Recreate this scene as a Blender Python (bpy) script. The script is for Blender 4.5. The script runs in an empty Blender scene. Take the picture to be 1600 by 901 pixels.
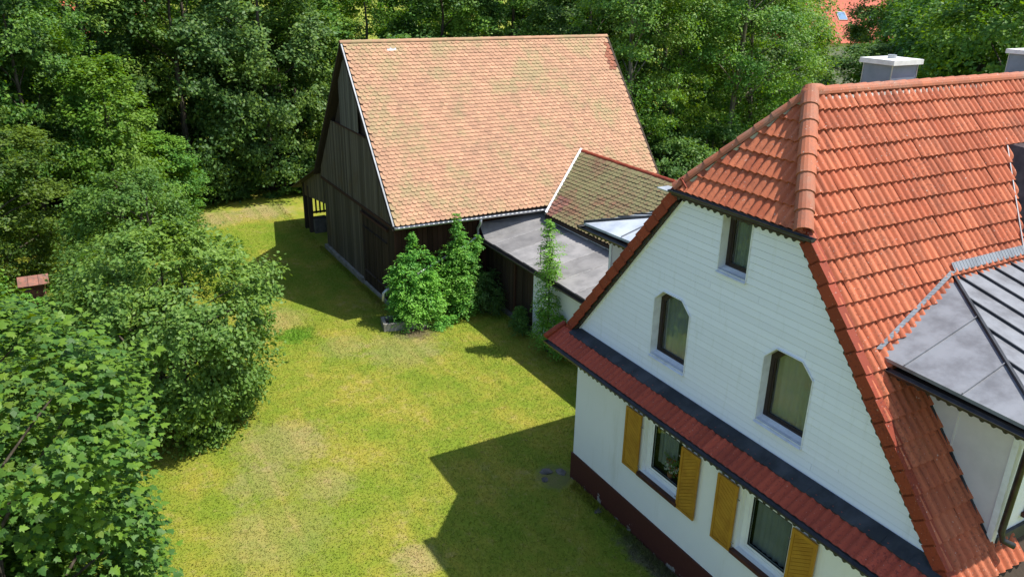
import bpy, bmesh, math, random
import numpy as np
from mathutils import Vector, Matrix
R = math.radians
rng = random.Random(7)
nrs = np.random.RandomState(11)
SC = bpy.context.scene
COL = SC.collection

# ------------------------------------------------------------------ camera
cam = bpy.data.cameras.new('camera'); co = bpy.data.objects.new('camera', cam); COL.objects.link(co)
YAW, PITCH, ROLL = R(59.921), R(21.601), R(1.172)
fw = Vector((math.cos(YAW), math.sin(YAW), 0)); rt = Vector((math.sin(YAW), -math.cos(YAW), 0)); zz = Vector((0, 0, 1))
F = fw*math.cos(PITCH) - zz*math.sin(PITCH); U = fw*math.sin(PITCH) + zz*math.cos(PITCH)
R2 = rt*math.cos(ROLL) + U*math.sin(ROLL); U2 = -rt*math.sin(ROLL) + U*math.cos(ROLL)
m = Matrix((R2, U2, -F)).transposed().to_4x4(); CAM = Vector((-9.225, -12.932, 11.0)); m.translation = CAM
co.matrix_world = m
cam.sensor_width = 36; cam.lens = 1242.843/1600*36; cam.clip_start = 0.1; cam.clip_end = 3000
SC.camera = co

# ------------------------------------------------------------------ light
SUN = Vector((.492, -.27, 1)).normalized()
elev = math.asin(SUN.z); az = math.atan2(SUN.x, SUN.y)      # azimuth clockwise from +Y
w = bpy.data.worlds.new('World'); SC.world = w; w.use_nodes = True
nt = w.node_tree; bg = nt.nodes['Background']; sky = nt.nodes.new('ShaderNodeTexSky')
sky.sky_type = 'NISHITA'; sky.sun_disc = False; sky.sun_elevation = elev; sky.sun_rotation = az
nt.links.new(sky.outputs[0], bg.inputs[0]); bg.inputs[1].default_value = 0.15
sl = bpy.data.lights.new('sun', 'SUN'); sl.energy = 4.9; sl.angle = R(.5); sl.color = (1, .955, .88)
so = bpy.data.objects.new('sun', sl); COL.objects.link(so); so.rotation_euler = SUN.to_track_quat('Z', 'Y').to_euler(); so.location = (20, -10, 40)
SC.view_settings.view_transform = 'Standard'; SC.view_settings.look = 'None'
SC.view_settings.exposure = 0.5; SC.view_settings.gamma = 1
SC.cycles.max_bounces = 6; SC.cycles.transparent_max_bounces = 12

# ------------------------------------------------------------------ materials
def mat(name, rough=.8, spec=.3):
    m = bpy.data.materials.new(name); m.use_nodes = True
    b = m.node_tree.nodes['Principled BSDF']; b.inputs['Roughness'].default_value = rough
    b.inputs['Specular IOR Level'].default_value = spec
    return m, m.node_tree, b
def N(t, kind, **kw):
    n = t.nodes.new('ShaderNode'+kind)
    for k, v in kw.items(): setattr(n, k, v)
    return n
def val(t, v): n = N(t, 'Value'); n.outputs[0].default_value = v; return n.outputs[0]
def link(t, a, b): t.links.new(a, b)
def inp(t, sock, v):
    if hasattr(v, 'default_value') or hasattr(v, 'is_output'): t.links.new(v, sock)
    else: sock.default_value = v
def math_(t, op, a, b=0, c=None, clamp=False):
    n = N(t, 'Math', operation=op, use_clamp=clamp); inp(t, n.inputs[0], a); inp(t, n.inputs[1], b)
    if c is not None: inp(t, n.inputs[2], c)
    return n.outputs[0]
def rgb(c): return (c[0], c[1], c[2], 1)
def mixc(t, f, a, b, mode='MIX'):
    n = N(t, 'Mix', data_type='RGBA', blend_type=mode); n.clamp_factor = True
    inp(t, n.inputs[0], f); inp(t, n.inputs[6], rgb(a) if isinstance(a, tuple) else a); inp(t, n.inputs[7], rgb(b) if isinstance(b, tuple) else b)
    return n.outputs[2]
def pos(t): return N(t, 'NewGeometry').outputs['Position']
def noise(t, scale, detail=4, rough=.55, vec=None, dist=0):
    n = N(t, 'TexNoise'); n.inputs['Scale'].default_value = scale; n.inputs['Detail'].default_value = detail
    n.inputs['Roughness'].default_value = rough; n.inputs['Distortion'].default_value = dist
    link(t, vec if vec is not None else pos(t), n.inputs['Vector']); return n.outputs[0]
def stretch(t, sx, sy, sz, rot=(0, 0, 0)):
    n = N(t, 'Mapping'); n.inputs['Scale'].default_value = (sx, sy, sz); n.inputs['Rotation'].default_value = rot
    link(t, pos(t), n.inputs[0]); return n.outputs[0]
def ramp(t, f, a, b):  # smooth step a..b
    n = N(t, 'MapRange', interpolation_type='SMOOTHSTEP'); inp(t, n.inputs[0], f); n.inputs[1].default_value = a; n.inputs[2].default_value = b
    return n.outputs[0]
def rand(t):     # one random number per piece: object and island together
    o = N(t, 'ObjectInfo').outputs['Random']; g = N(t, 'NewGeometry').outputs['Random Per Island']
    return math_(t, 'FRACT', math_(t, 'ADD', math_(t, 'MULTIPLY', o, 7.31), math_(t, 'MULTIPLY', g, 3.7)))
def bump(t, b, h, strength=.3, dist=.02):
    n = N(t, 'Bump'); n.inputs['Strength'].default_value = strength; n.inputs['Distance'].default_value = dist
    inp(t, n.inputs['Height'], h); link(t, n.outputs[0], b.inputs['Normal'])
def hsv(t, c, h=.5, s=1., v=1.):
    n = N(t, 'HueSaturation'); inp(t, n.inputs['Hue'], h); inp(t, n.inputs['Saturation'], s); inp(t, n.inputs['Value'], v); inp(t, n.inputs['Color'], c)
    return n.outputs[0]

def simple(name, c, rough=.7, var=.15, nscale=3., spec=.3, metal=0., c2=None, b=.15, vec=None, pr=.1):
    m, t, p = mat(name, rough, spec); p.inputs['Metallic'].default_value = metal
    nz = noise(t, nscale, 6, .6, vec(t) if vec else None)
    cc = mixc(t, ramp(t, nz, .35, .7), c, c2 if c2 else tuple(x*(1-var*1.6) for x in c))
    cc = hsv(t, cc, v=math_(t, 'ADD', 1-pr, math_(t, 'MULTIPLY', rand(t), 2*pr)))
    link(t, cc, p.inputs['Base Color'])
    if b: bump(t, p, noise(t, nscale*12, 3), b, .01)
    return m
M = {}
def tile_mat(name, base, alt, dark, moss, moss_amt, pr=.18, streak=True, lichen=.5):
    m, t, p = mat(name, .72, .25); r = rand(t)
    c = mixc(t, r, base, alt)
    c = hsv(t, c, v=math_(t, 'ADD', 1-pr, math_(t, 'MULTIPLY', math_(t, 'FRACT', math_(t, 'MULTIPLY', r, 13.7)), 2*pr)))
    n1 = noise(t, 1.3, 6, .65); c = mixc(t, math_(t, 'MULTIPLY', ramp(t, n1, .5, .75), .3), c, dark)
    if moss_amt > 0:
        n2 = noise(t, .7, 5, .7); n3 = noise(t, 9, 3)
        f = math_(t, 'MULTIPLY', ramp(t, n2, .62-.22*moss_amt, .8-.2*moss_amt), ramp(t, math_(t, 'ADD', n3, math_(t, 'MULTIPLY', r, .25)), .3, .7))
        c = mixc(t, math_(t, 'MULTIPLY', f, min(1, .28+.4*moss_amt)), c, moss)
    n4 = noise(t, 26, 4, .7); n6 = noise(t, .9, 3); c = mixc(t, math_(t, 'MULTIPLY', ramp(t, math_(t, 'ADD', n4, math_(t, 'MULTIPLY', n6, .3)), .68, .82), .62), c, dark)
    if lichen > .6: c = mixc(t, math_(t, 'MULTIPLY', ramp(t, noise(t, 1, 5, .7, stretch(t, 5, .9, .9)), .5, .68), .42), c, dark)
    n5 = noise(t, 34, 2, .5, stretch(t, 1, 1, 1, (1, 2, 3))); c = mixc(t, math_(t, 'MULTIPLY', ramp(t, n5, .69, .74), lichen), c, (.55, .5, .44))
    link(t, c, p.inputs['Base Color']); bump(t, p, n4, .35, .006)
    return m
M['house_tile'] = tile_mat('house_tile', (0.509, 0.154, 0.073), (0.404, 0.104, 0.047), (0.149, 0.051, 0.031), (0.175, 0.186, 0.086), 0, .12, lichen=.8)
M['pent_tile'] = tile_mat('pent_tile', (.44, .080, .042), (.37, .068, .036), (.13, .03, .025), (.2, .2, .1), 0, .12)
M['verge'] = tile_mat('verge_tile_mat', (0.286, 0.053, 0.025), (0.231, 0.043, 0.021), (0.102, 0.023, 0.017), (0.136, 0.132, 0.066), 0, .1)
M['cap'] = tile_mat('cap_tile', (0.434, 0.139, 0.070), (0.350, 0.116, 0.063), (0.200, 0.100, 0.074), (0.275, 0.209, 0.155), .7, .1, lichen=.9)
M['barn_tile'] = tile_mat('barn_tile', (0.469, 0.256, 0.152), (0.391, 0.212, 0.129), (0.211, 0.143, 0.090), (0.281, 0.256, 0.117), .85, .13, lichen=.3)
M['barn_red'] = tile_mat('barn_red_tile', (0.299, 0.101, 0.050), (0.239, 0.084, 0.046), (0.133, 0.059, 0.042), (0.199, 0.252, 0.084), 0, .2)
M['link_tile'] = tile_mat('link_tile', (0.212, 0.149, 0.085), (0.238, 0.102, 0.068), (0.111, 0.051, 0.038), (0.221, 0.221, 0.102), 1.45, .2, lichen=.3)

def timber(name, base, alt, top=None, axis='z', warm=None):
    m, t, p = mat(name, .85, .15)
    v = stretch(t, 22, 22, .9); n1 = noise(t, 1, 5, .65, v); n2 = noise(t, .9, 4); r = rand(t)
    c = mixc(t, n1, base, alt)
    c = hsv(t, c, v=math_(t, 'ADD', .62, math_(t, 'MULTIPLY', r, .7)))
    if warm: c = mixc(t, math_(t, 'MULTIPLY', ramp(t, n2, .5, .7), .6), c, warm)
    link(t, c, p.inputs['Base Color']); bump(t, p, n1, .5, .01)
    return m
M['plank_grey'] = timber('plank_grey', (0.084, 0.076, 0.064), (0.184, 0.168, 0.144))
M['plank_mid'] = timber('plank_mid', (0.068, 0.056, 0.042), (0.143, 0.120, 0.090), warm=(0.105, 0.068, 0.034))
M['plank_dark'] = timber('plank_dark', (0.029, 0.020, 0.015), (0.059, 0.041, 0.029))
M['plank_brown'] = timber('plank_brown', (0.030, 0.015, 0.011), (0.068, 0.032, 0.021))
M['wood_dark'] = timber('wood_dark', (.035, .026, .02), (.07, .052, .038))

def cladding():
    m, t, p = mat('white_cladding', .45, .4)
    n1 = noise(t, 1, 4, .6, stretch(t, 60, 3, 30)); n2 = noise(t, .8, 4)
    c = mixc(t, n2, (.79, .83, .96), (.75, .80, .93)); r = rand(t)
    c = hsv(t, c, v=math_(t, 'ADD', .955, math_(t, 'MULTIPLY', r, .06)))
    n3 = noise(t, 1, 5, .7, stretch(t, 1, 9, 1.1)); c = mixc(t, math_(t, 'MULTIPLY', ramp(t, n3, .52, .78), .45), c, (.58, .62, .64))
    link(t, c, p.inputs['Base Color']); bump(t, p, n1, .25, .004); return m
M['cladding'] = cladding()
def plaster():
    m, t, p = mat('plaster', .9, .15)
    n1 = noise(t, .7, 5, .6); n2 = noise(t, 45, 4, .6); n3 = noise(t, 1, 5, .7, stretch(t, 2.2, 2.2, .35))
    c = mixc(t, n1, (.84, .85, .86), (.76, .78, .79)); c = mixc(t, math_(t, 'MULTIPLY', ramp(t, n3, .52, .8), .4), c, (.52, .52, .42))
    link(t, c, p.inputs['Base Color']); bump(t, p, n2, .5, .012); return m
M['plaster'] = plaster()
def plinthm():
    m, t, p = mat('plinth_paint', .6, .35)
    n1 = noise(t, 3.0, 6, .7); n2 = noise(t, 20, 4); z = N(t, 'SeparateXYZ'); link(t, pos(t), z.inputs[0])
    low = math_(t, 'SUBTRACT', .30, z.outputs[2]); f = ramp(t, math_(t, 'ADD', n1, math_(t, 'MULTIPLY', low, .55)), .68, .71)
    c = mixc(t, n2, (.062, .018, .014), (.085, .026, .02)); c = mixc(t, f, c, (.30, .28, .25))
    link(t, c, p.inputs['Base Color']); bump(t, p, math_(t, 'SUBTRACT', math_(t, 'MULTIPLY', n2, .3), f), .6, .02); return m
M['plinth'] = plinthm()
M['sill_brown'] = simple('sill_brown', (.085, .028, .022), .5, .2, 6, c2=(.05, .018, .015))
M['yellow'] = simple('shutter_yellow', (0.442, 0.230, 0.024), .55, .12, 4, c2=(0.357, 0.170, 0.017), pr=.06)
M['white_paint'] = simple('white_paint', (.80, .82, .83), .4, .05, 4, spec=.5, b=0, pr=.02)
M['white_metal'] = simple('white_metal', (.74, .77, .82), .38, .1, 5, c2=(.6, .62, .66), b=0, pr=.02)
M['brown_frame'] = simple('brown_frame', (.024, .012, .010), .4, .2, 8, spec=.5, b=0)
M['black_metal'] = simple('black_metal', (.012, .012, .014), .42, .2, 6, spec=.5, c2=(.035, .033, .035), b=0)
M['flash_dark'] = simple('dark_flashing', (.022, .026, .032), .5, .3, 2.5, c2=(.05, .056, .066))
M['bitumen'] = simple('bitumen', (0.238, 0.231, 0.228), .9, .2, 1.6, c2=(0.158, 0.155, 0.155), b=.5, pr=.22)
M['seam'] = simple('felt_seam', (.40, .39, .37), .8, .2, 5, c2=(.2, .19, .18))
M['bitumen_dark'] = simple('bitumen_dark', (.06, .055, .055), .9, .2, 3, b=.3)
M['zinc'] = simple('zinc', (0.230, 0.242, 0.264), .5, .2, 2.4, metal=.2, c2=(0.136, 0.140, 0.153), b=.08, pr=.05)
M['zinc_sky'] = simple('zinc_sky_reflection', (0.595, 0.644, 0.702), .4, .1, 1.5, metal=.25, c2=(0.357, 0.400, 0.450), b=.05, pr=.04)  # far dormer zinc, paler: the sky's reflection is put into the colour
M['galv'] = simple('galvanised', (0.496, 0.512, 0.528), .4, .15, 5, metal=.5, c2=(0.360, 0.368, 0.384), b=0)
M['strip'] = simple('flashing_strip', (0.252, 0.270, 0.294), .5, .15, 3, metal=.2, c2=(0.180, 0.192, 0.210), b=.1)
M['cheek'] = simple('cheek_panel', (.66, .64, .68), .5, .08, 1.5, c2=(.56, .54, .58), b=.03, pr=.03)
M['chimney'] = simple('chimney_panel', (0.230, 0.289, 0.340), .55, .15, 3, c2=(0.178, 0.230, 0.272), b=.06, pr=.04)
M['cap_white'] = simple('chimney_cap', (.85, .86, .86), .6, .12, 6, c2=(.7, .7, .7))
M['mortar'] = simple('mortar', (.55, .52, .48), .9, .3, 14, c2=(.2, .17, .15), b=.4)
M['concrete'] = simple('concrete', (.30, .28, .24), .9, .3, 4, c2=(.16, .15, .12), b=.5, pr=.2)
M['stone'] = simple('stone', (0.132, 0.120, 0.108), .9, .3, 5, c2=(0.066, 0.060, 0.051), b=.6, pr=.25)
M['pillar_tile'] = simple('pillar_tile', (.30, .13, .09), .9, .3, 9, c2=(.16, .10, .08), b=.4, pr=.2)
M['brick'] = simple('pillar_brick', (.30, .10, .07), .9, .3, 9, c2=(.16, .07, .055), b=.4, pr=.25)
M['soil'] = simple('soil', (.05, .036, .024), .95, .3, 9, c2=(.09, .07, .045), b=.8)
M['interior'] = simple('interior', (.02, .018, .016), .9, .1, 1, b=0)
M['curtain'] = simple('curtain', (0.265, 0.282, 0.282), .8, .08, 3, b=0, pr=.03)
M['red_flower'] = simple('red_petal', (.45, .03, .03), .6, .1, 5, b=0); M['white_flower'] = simple('white_petal', (.8, .78, .75), .6, .05, 5, b=0)
M['terracotta'] = simple('terracotta', (.35, .13, .07), .8, .2, 6)
M['far_roof'] = simple('far_roof_tile', (.52, .11, .055), .7, .2, 2, c2=(.38, .085, .05), pr=.12)
M['far_wall'] = simple('far_wall', (.66, .62, .54), .85, .1, 1)
M['barrel'] = simple('barrel_plastic', (.02, .035, .03), .45, .2, 5, b=0)
def bark(name, a, b2):
    m, t, p = mat(name, .9, .15); n1 = noise(t, 1, 5, .7, stretch(t, 9, 9, 2)); link(t, mixc(t, ramp(t, n1, .35, .65), a, b2), p.inputs['Base Color']); bump(t, p, n1, .7, .03); return m
M['bark'] = bark('bark', (.05, .04, .03), (.13, .11, .085)); M['bark_pale'] = bark('bark_pale', (.10, .09, .07), (.25, .22, .17))
def glass():
    m = bpy.data.materials.new('window_glass'); m.use_nodes = True; t = m.node_tree; t.nodes.clear()
    o = N(t, 'OutputMaterial'); tr = N(t, 'BsdfTransparent'); tr.inputs[0].default_value = (.86, .90, .88, 1)
    g = N(t, 'BsdfGlossy'); g.inputs['Roughness'].default_value = .02; g.inputs[0].default_value = (.9, .95, .95, 1)
    f = N(t, 'LayerWeight'); f.inputs[0].default_value = .5; mx = N(t, 'MixShader'); ff = math_(t, 'ADD', .05, math_(t, 'MULTIPLY', math_(t, 'POWER', f.outputs['Facing'], 2.2), .65))
    ff = math_(t, 'MULTIPLY', ff, math_(t, 'SUBTRACT', 1, N(t, 'NewGeometry').outputs['Backfacing']))
    link(t, ff, mx.inputs[0]); link(t, tr.outputs[0], mx.inputs[1]); link(t, g.outputs[0], mx.inputs[2]); link(t, mx.outputs[0], o.inputs[0])
    return m
M['glass'] = glass()
def leaf_mat(name, a, b2, young, tr=.32, youngf=.12, rough=.5):
    m, t, p = mat(name, rough, .25); r = rand(t); oi = N(t, 'ObjectInfo').outputs['Random']
    c = mixc(t, r, a, b2); n1 = noise(t, .55, 3)
    c = mixc(t, math_(t, 'MULTIPLY', ramp(t, math_(t, 'ADD', n1, math_(t, 'MULTIPLY', math_(t, 'FRACT', math_(t, 'MULTIPLY', r, 5.3)), .35)), .72-youngf, .95-youngf), .8), c, young)
    c = hsv(t, c, h=math_(t, 'ADD', .488, math_(t, 'MULTIPLY', oi, .024)), v=math_(t, 'ADD', .82, math_(t, 'MULTIPLY', math_(t, 'FRACT', math_(t, 'MULTIPLY', oi, 9.1)), .36)))
    link(t, c, p.inputs['Base Color'])
    tl = N(t, 'BsdfTranslucent'); link(t, hsv(t, c, h=.485, s=1.15, v=1.5), tl.inputs[0]); mx = N(t, 'MixShader'); mx.inputs[0].default_value = tr
    link(t, p.outputs[0], mx.inputs[1]); link(t, tl.outputs[0], mx.inputs[2]); link(t, mx.outputs[0], t.nodes['Material Output'].inputs[0])
    return m
M['leaf_dark'] = leaf_mat('leaf_dark', (0.053, 0.128, 0.034), (0.091, 0.189, 0.047), (0.150, 0.255, 0.042))
M['leaf_mid'] = leaf_mat('leaf_mid', (0.071, 0.172, 0.033), (0.109, 0.234, 0.043), (0.193, 0.317, 0.039), youngf=.16)
M['leaf_yellow'] = leaf_mat('leaf_yellow', (0.090, 0.199, 0.020), (0.136, 0.258, 0.028), (0.198, 0.304, 0.038), youngf=.2)
M['leaf_maple'] = leaf_mat('leaf_maple', (0.047, 0.111, 0.023), (0.065, 0.147, 0.023), (0.131, 0.221, 0.019), youngf=.17)
M['leaf_apple'] = leaf_mat('leaf_apple', (0.083, 0.175, 0.034), (0.133, 0.235, 0.048), (0.176, 0.282, 0.043))
M['leaf_shoot'] = leaf_mat('leaf_shoot', (0.068, 0.219, 0.038), (0.112, 0.304, 0.051), (0.191, 0.401, 0.053), youngf=.2)

def lawn_color(t):
    n0 = noise(t, .17, 4, .6, dist=.4); n1 = noise(t, .55, 5, .65); n2 = noise(t, 2.6, 5, .7); n3 = noise(t, 26, 4, .7)
    c = mixc(t, ramp(t, n1, .35, .66), (0.174, 0.237, 0.023), (0.310, 0.279, 0.042))
    c = mixc(t, math_(t, 'MULTIPLY', ramp(t, n0, .48, .72), .6), c, (0.178, 0.232, 0.025))
    f = ramp(t, math_(t, 'ADD', math_(t, 'MULTIPLY', n1, .45), math_(t, 'MULTIPLY', n2, .6)), .555, .68)
    c = mixc(t, math_(t, 'MULTIPLY', f, .42), c, (0.404, 0.302, 0.147))
    # worn spots where the ground is dry or bare, and one lush clump
    P = pos(t)
    def spot(x, y, r, col, amt, c, sq=1.):
        v = N(t, 'VectorMath', operation='SUBTRACT'); link(t, P, v.inputs[0]); v.inputs[1].default_value = (x, y, 0)
        s = N(t, 'VectorMath', operation='MULTIPLY'); link(t, v.outputs[0], s.inputs[0]); s.inputs[1].default_value = (1, sq, 0)
        l = N(t, 'VectorMath', operation='LENGTH'); link(t, s.outputs[0], l.inputs[0])
        d = math_(t, 'ADD', l.outputs['Value'], math_(t, 'MULTIPLY', math_(t, 'SUBTRACT', n2, .5), r*1.8))
        g = math_(t, 'SUBTRACT', 1, ramp(t, d, r*.45, r*1.1)); return mixc(t, math_(t, 'MULTIPLY', g, amt), c, col)
    dry = (0.393, 0.276, 0.178)
    for x, y, r, a in ((-5.6, 4.6, 1.3, .75), (-6.4, 3.2, .9, .6), (-6.6, 1.2, 1.4, .45), (-.9, 8.2, 1.5, .6), (-3.9, 12.2, 1.3, .55), (-4.3, -.9, .6, .8), (-2.5, 9.2, 1.0, .4), (-5.2, 2.4, .8, .5), (-9.5, 16, 2.5, .5), (-3.4, 25.2, 1.6, .9), (-1, 25.4, 1.6, .9), (-5.5, 24.7, 1.8, .9)):
        c = spot(x, y, r*1.0, dry, a*.55, c)
    c = spot(-3.6, 10.7, .75, (0.094, 0.207, 0.015), .95, c); c = spot(-3.4, 16, 2.4, (0.123, 0.215, 0.015), .6, c); c = spot(-2.9, 21.5, 2.2, (0.131, 0.224, 0.015), .6, c)
    c = spot(-.35, .2, .55, (0.104, 0.082, 0.078), .5, c); c = spot(-.2, -3.2, .38, (0.112, 0.086, 0.084), .8, c, .28); c = spot(.0, 9.3, .9, (0.112, 0.077, 0.063), .8, c)
    n4 = noise(t, 7, 4, .7); c = mixc(t, math_(t, 'MULTIPLY', ramp(t, n4, .52, .68), .45), c, (0.151, 0.198, 0.021)); c = mixc(t, math_(t, 'MULTIPLY', ramp(t, noise(t, 5, 4, .75, stretch(t, 1, 1, 1, (0, 0, 1))), .56, .7), .4), c, (0.393, 0.284, 0.125))
    ns_ = noise(t, 1, 3, .5, stretch(t, 1.5, .10, 1, (0, 0, .18)), .3); c = mixc(t, math_(t, 'MULTIPLY', ramp(t, ns_, .46, .62), .38), c, (0.142, 0.215, 0.019))
    c = hsv(t, c, v=math_(t, 'ADD', .66, math_(t, 'MULTIPLY', n3, .70)))
    return c, n3
def lawnm():
    m, t, p = mat('lawn', .9, .1); c, n3 = lawn_color(t); link(t, c, p.inputs['Base Color']); bump(t, p, noise(t, 45, 4, .7), .8, .03); return m
def blade():
    m, t, p = mat('grass_blade', .6, .2); c, n3 = lawn_color(t)
    c = hsv(t, c, v=math_(t, 'ADD', .8, math_(t, 'MULTIPLY', rand(t), .55))); link(t, c, p.inputs['Base Color'])
    tl = N(t, 'BsdfTranslucent'); link(t, c, tl.inputs[0]); mx = N(t, 'MixShader'); mx.inputs[0].default_value = .35
    link(t, p.outputs[0], mx.inputs[1]); link(t, tl.outputs[0], mx.inputs[2]); link(t, mx.outputs[0], t.nodes['Material Output'].inputs[0]); return m
M['lawn'] = lawnm(); M['blade'] = blade()

# ------------------------------------------------------------------ helpers
def tag(o, label=None, cat=None, group=None, kind=None):
    if label: o['label'] = label
    if cat: o['category'] = cat
    if group: o['group'] = group
    if kind: o['kind'] = kind
    return o
def empty(name, loc, label, cat, group=None, rz=0):
    o = bpy.data.objects.new(name, None); COL.objects.link(o); o.location = loc; o.rotation_euler.z = rz; o.empty_display_size = .3
    return tag(o, label, cat, group)
def attach(o, parent):
    if parent is None: return
    o.parent = parent
    if parent.type == 'EMPTY': o.matrix_parent_inverse = Matrix.Translation(-Vector(parent.location))
def attach_local(o, parent): o.parent = parent
class MB:
    def __init__(s): s.v = []; s.f = []
    def add(s, vs, fs):
        b = len(s.v); s.v += [tuple(v) for v in vs]; s.f += [tuple(b+i for i in f) for f in fs]; return s
    def box(s, x0, x1, y0, y1, z0, z1):
        x0, x1 = sorted((x0, x1)); y0, y1 = sorted((y0, y1)); z0, z1 = sorted((z0, z1))
        return s.add([(x0, y0, z0), (x1, y0, z0), (x1, y1, z0), (x0, y1, z0), (x0, y0, z1), (x1, y0, z1), (x1, y1, z1), (x0, y1, z1)],
                     [(0, 3, 2, 1), (4, 5, 6, 7), (0, 1, 5, 4), (1, 2, 6, 5), (2, 3, 7, 6), (3, 0, 4, 7)])
    def obox(s, M_, sx0, sx1, sy0, sy1, sz0, sz1):
        t = MB().box(sx0, sx1, sy0, sy1, sz0, sz1); return s.add([M_ @ Vector(v) for v in t.v], t.f)
    def prism(s, pts, off):
        n = len(pts); off = Vector(off); a = [Vector(p) for p in pts]
        return s.add(a+[p+off for p in a], [tuple(range(n))[::-1], tuple(range(n, 2*n))]+[(i, (i+1) % n, n+(i+1) % n, n+i) for i in range(n)])
    def bar(s, a, b, w_, h_, up=(0, 0, 1)):
        a = Vector(a); b = Vector(b); d = (b-a); L = d.length; d.normalize(); sd = d.cross(Vector(up))
        if sd.length < 1e-4: sd = d.cross(Vector((1, 0, 0)))
        sd.normalize(); u = sd.cross(d)
        pts = [a-sd*w_/2-u*h_/2, a+sd*w_/2-u*h_/2, a+sd*w_/2+u*h_/2, a-sd*w_/2+u*h_/2]
        return s.prism(pts, d*L)
    def tube(s, pts, rad, n=8, cap=True, arc=None):
        pts = [Vector(p) for p in pts]; k = len(pts); rs = rad if isinstance(rad, (list, tuple)) else [rad]*k; vs = []; fs = []
        prev = None
        for i, p in enumerate(pts):
            d = (pts[min(i+1, k-1)]-pts[max(i-1, 0)]).normalized()
            if prev is None: a = d.cross(Vector((0, 0, 1))); a = a if a.length > .05 else d.cross(Vector((1, 0, 0)))
            else: a = prev-d*prev.dot(d)
            a.normalize(); prev = a; b = d.cross(a)
            for j in range(n):
                th = 2*math.pi*j/n; vs.append(p+(a*math.cos(th)+b*math.sin(th))*rs[i])
        for i in range(k-1):
            for j in range(n): fs.append((i*n+j, i*n+(j+1) % n, (i+1)*n+(j+1) % n, (i+1)*n+j))
        if cap: fs.append(tuple(range(n))[::-1]); fs.append(tuple((k-1)*n+j for j in range(n)))
        return s.add(vs, fs)
    def mesh(s, name):
        me = bpy.data.meshes.new(name); me.from_pydata(s.v, [], s.f); me.update(); return me
    def build(s, name, mt, parent=None, local=False, smooth=False):
        me = s.mesh(name); me.materials.append(mt)
        if smooth: me.shade_smooth()
        o = bpy.data.objects.new(name, me); COL.objects.link(o)
        if parent: (attach_local if local else attach)(o, parent)
        return o
def frame(origin, x, up):
    x = Vector(x).normalized(); up = Vector(up).normalized(); n = x.cross(up); M_ = Matrix((x, up, n)).transposed().to_4x4(); M_.translation = Vector(origin); return M_

# piece sets: the 300 nearest pieces become parts, the rest one stuff part
class Pieces:
    def __init__(s, name, mt, parent, limit=300, restname=None, smooth=False): s.smooth = smooth; s.name = name; s.mt = mt; s.parent = parent; s.items = []; s.limit = limit; s.rest = restname or name+'_field'
    def put(s, base, M_, clips=()):
        """base: (verts, faces, mesh)"""
        vs = [M_ @ Vector(v) for v in base[0]]
        for (p, n) in clips:
            d = [(v-Vector(p)).dot(Vector(n)) for v in vs]
            if max(d) <= 1e-5: return
        need = [c for c in clips if min((v-Vector(c[0])).dot(Vector(c[1])) for v in vs) < -1e-4]
        c = sum(vs, Vector())/len(vs)
        if need:
            bm = bmesh.new(); bv = [bm.verts.new(v) for v in vs]
            for f in base[1]: bm.faces.new([bv[i] for i in f])
            for (p, n) in need:
                bmesh.ops.bisect_plane(bm, geom=bm.verts[:]+bm.edges[:]+bm.faces[:], plane_co=Vector(p), plane_no=Vector(n), clear_inner=True)
            bm.verts.index_update(); vs2 = [v.co.copy() for v in bm.verts]; fs2 = [tuple(v.index for v in f.verts) for f in bm.faces]; bm.free()
            if not fs2: return
            s.items.append(((c-CAM).length, None, None, vs2, fs2))
        else: s.items.append(((c-CAM).length, base[2], M_, vs, base[1]))
    def done(s):
        def key(it):
            c = sum(it[3], Vector())/len(it[3])-CAM; d = c.dot(F); vis = d > 0 and abs(c.dot(R2)/d) < .66 and abs(c.dot(U2)/d) < .38
            return it[0]+(0 if vis else 500)
        s.items.sort(key=key)
        k = s.limit if len(s.items) > s.limit else len(s.items)
        for it in s.items[:k]:
            if it[1] is not None:
                o = bpy.data.objects.new(s.name, it[1]); COL.objects.link(o); attach(o, s.parent); o.matrix_basis = it[2]
                if not it[1].materials: it[1].materials.append(s.mt)
            else:
                MB().add(it[3], it[4]).build(s.name, s.mt, s.parent, smooth=s.smooth)
        if s.items[k:]:
            b = MB()
            for it in s.items[k:]: b.add(it[3], it[4])
            tag(b.build(s.rest, s.mt, s.parent, smooth=s.smooth), kind='stuff')
def basemesh(b, name): return (b.v, b.f, b.mesh(name))

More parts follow.
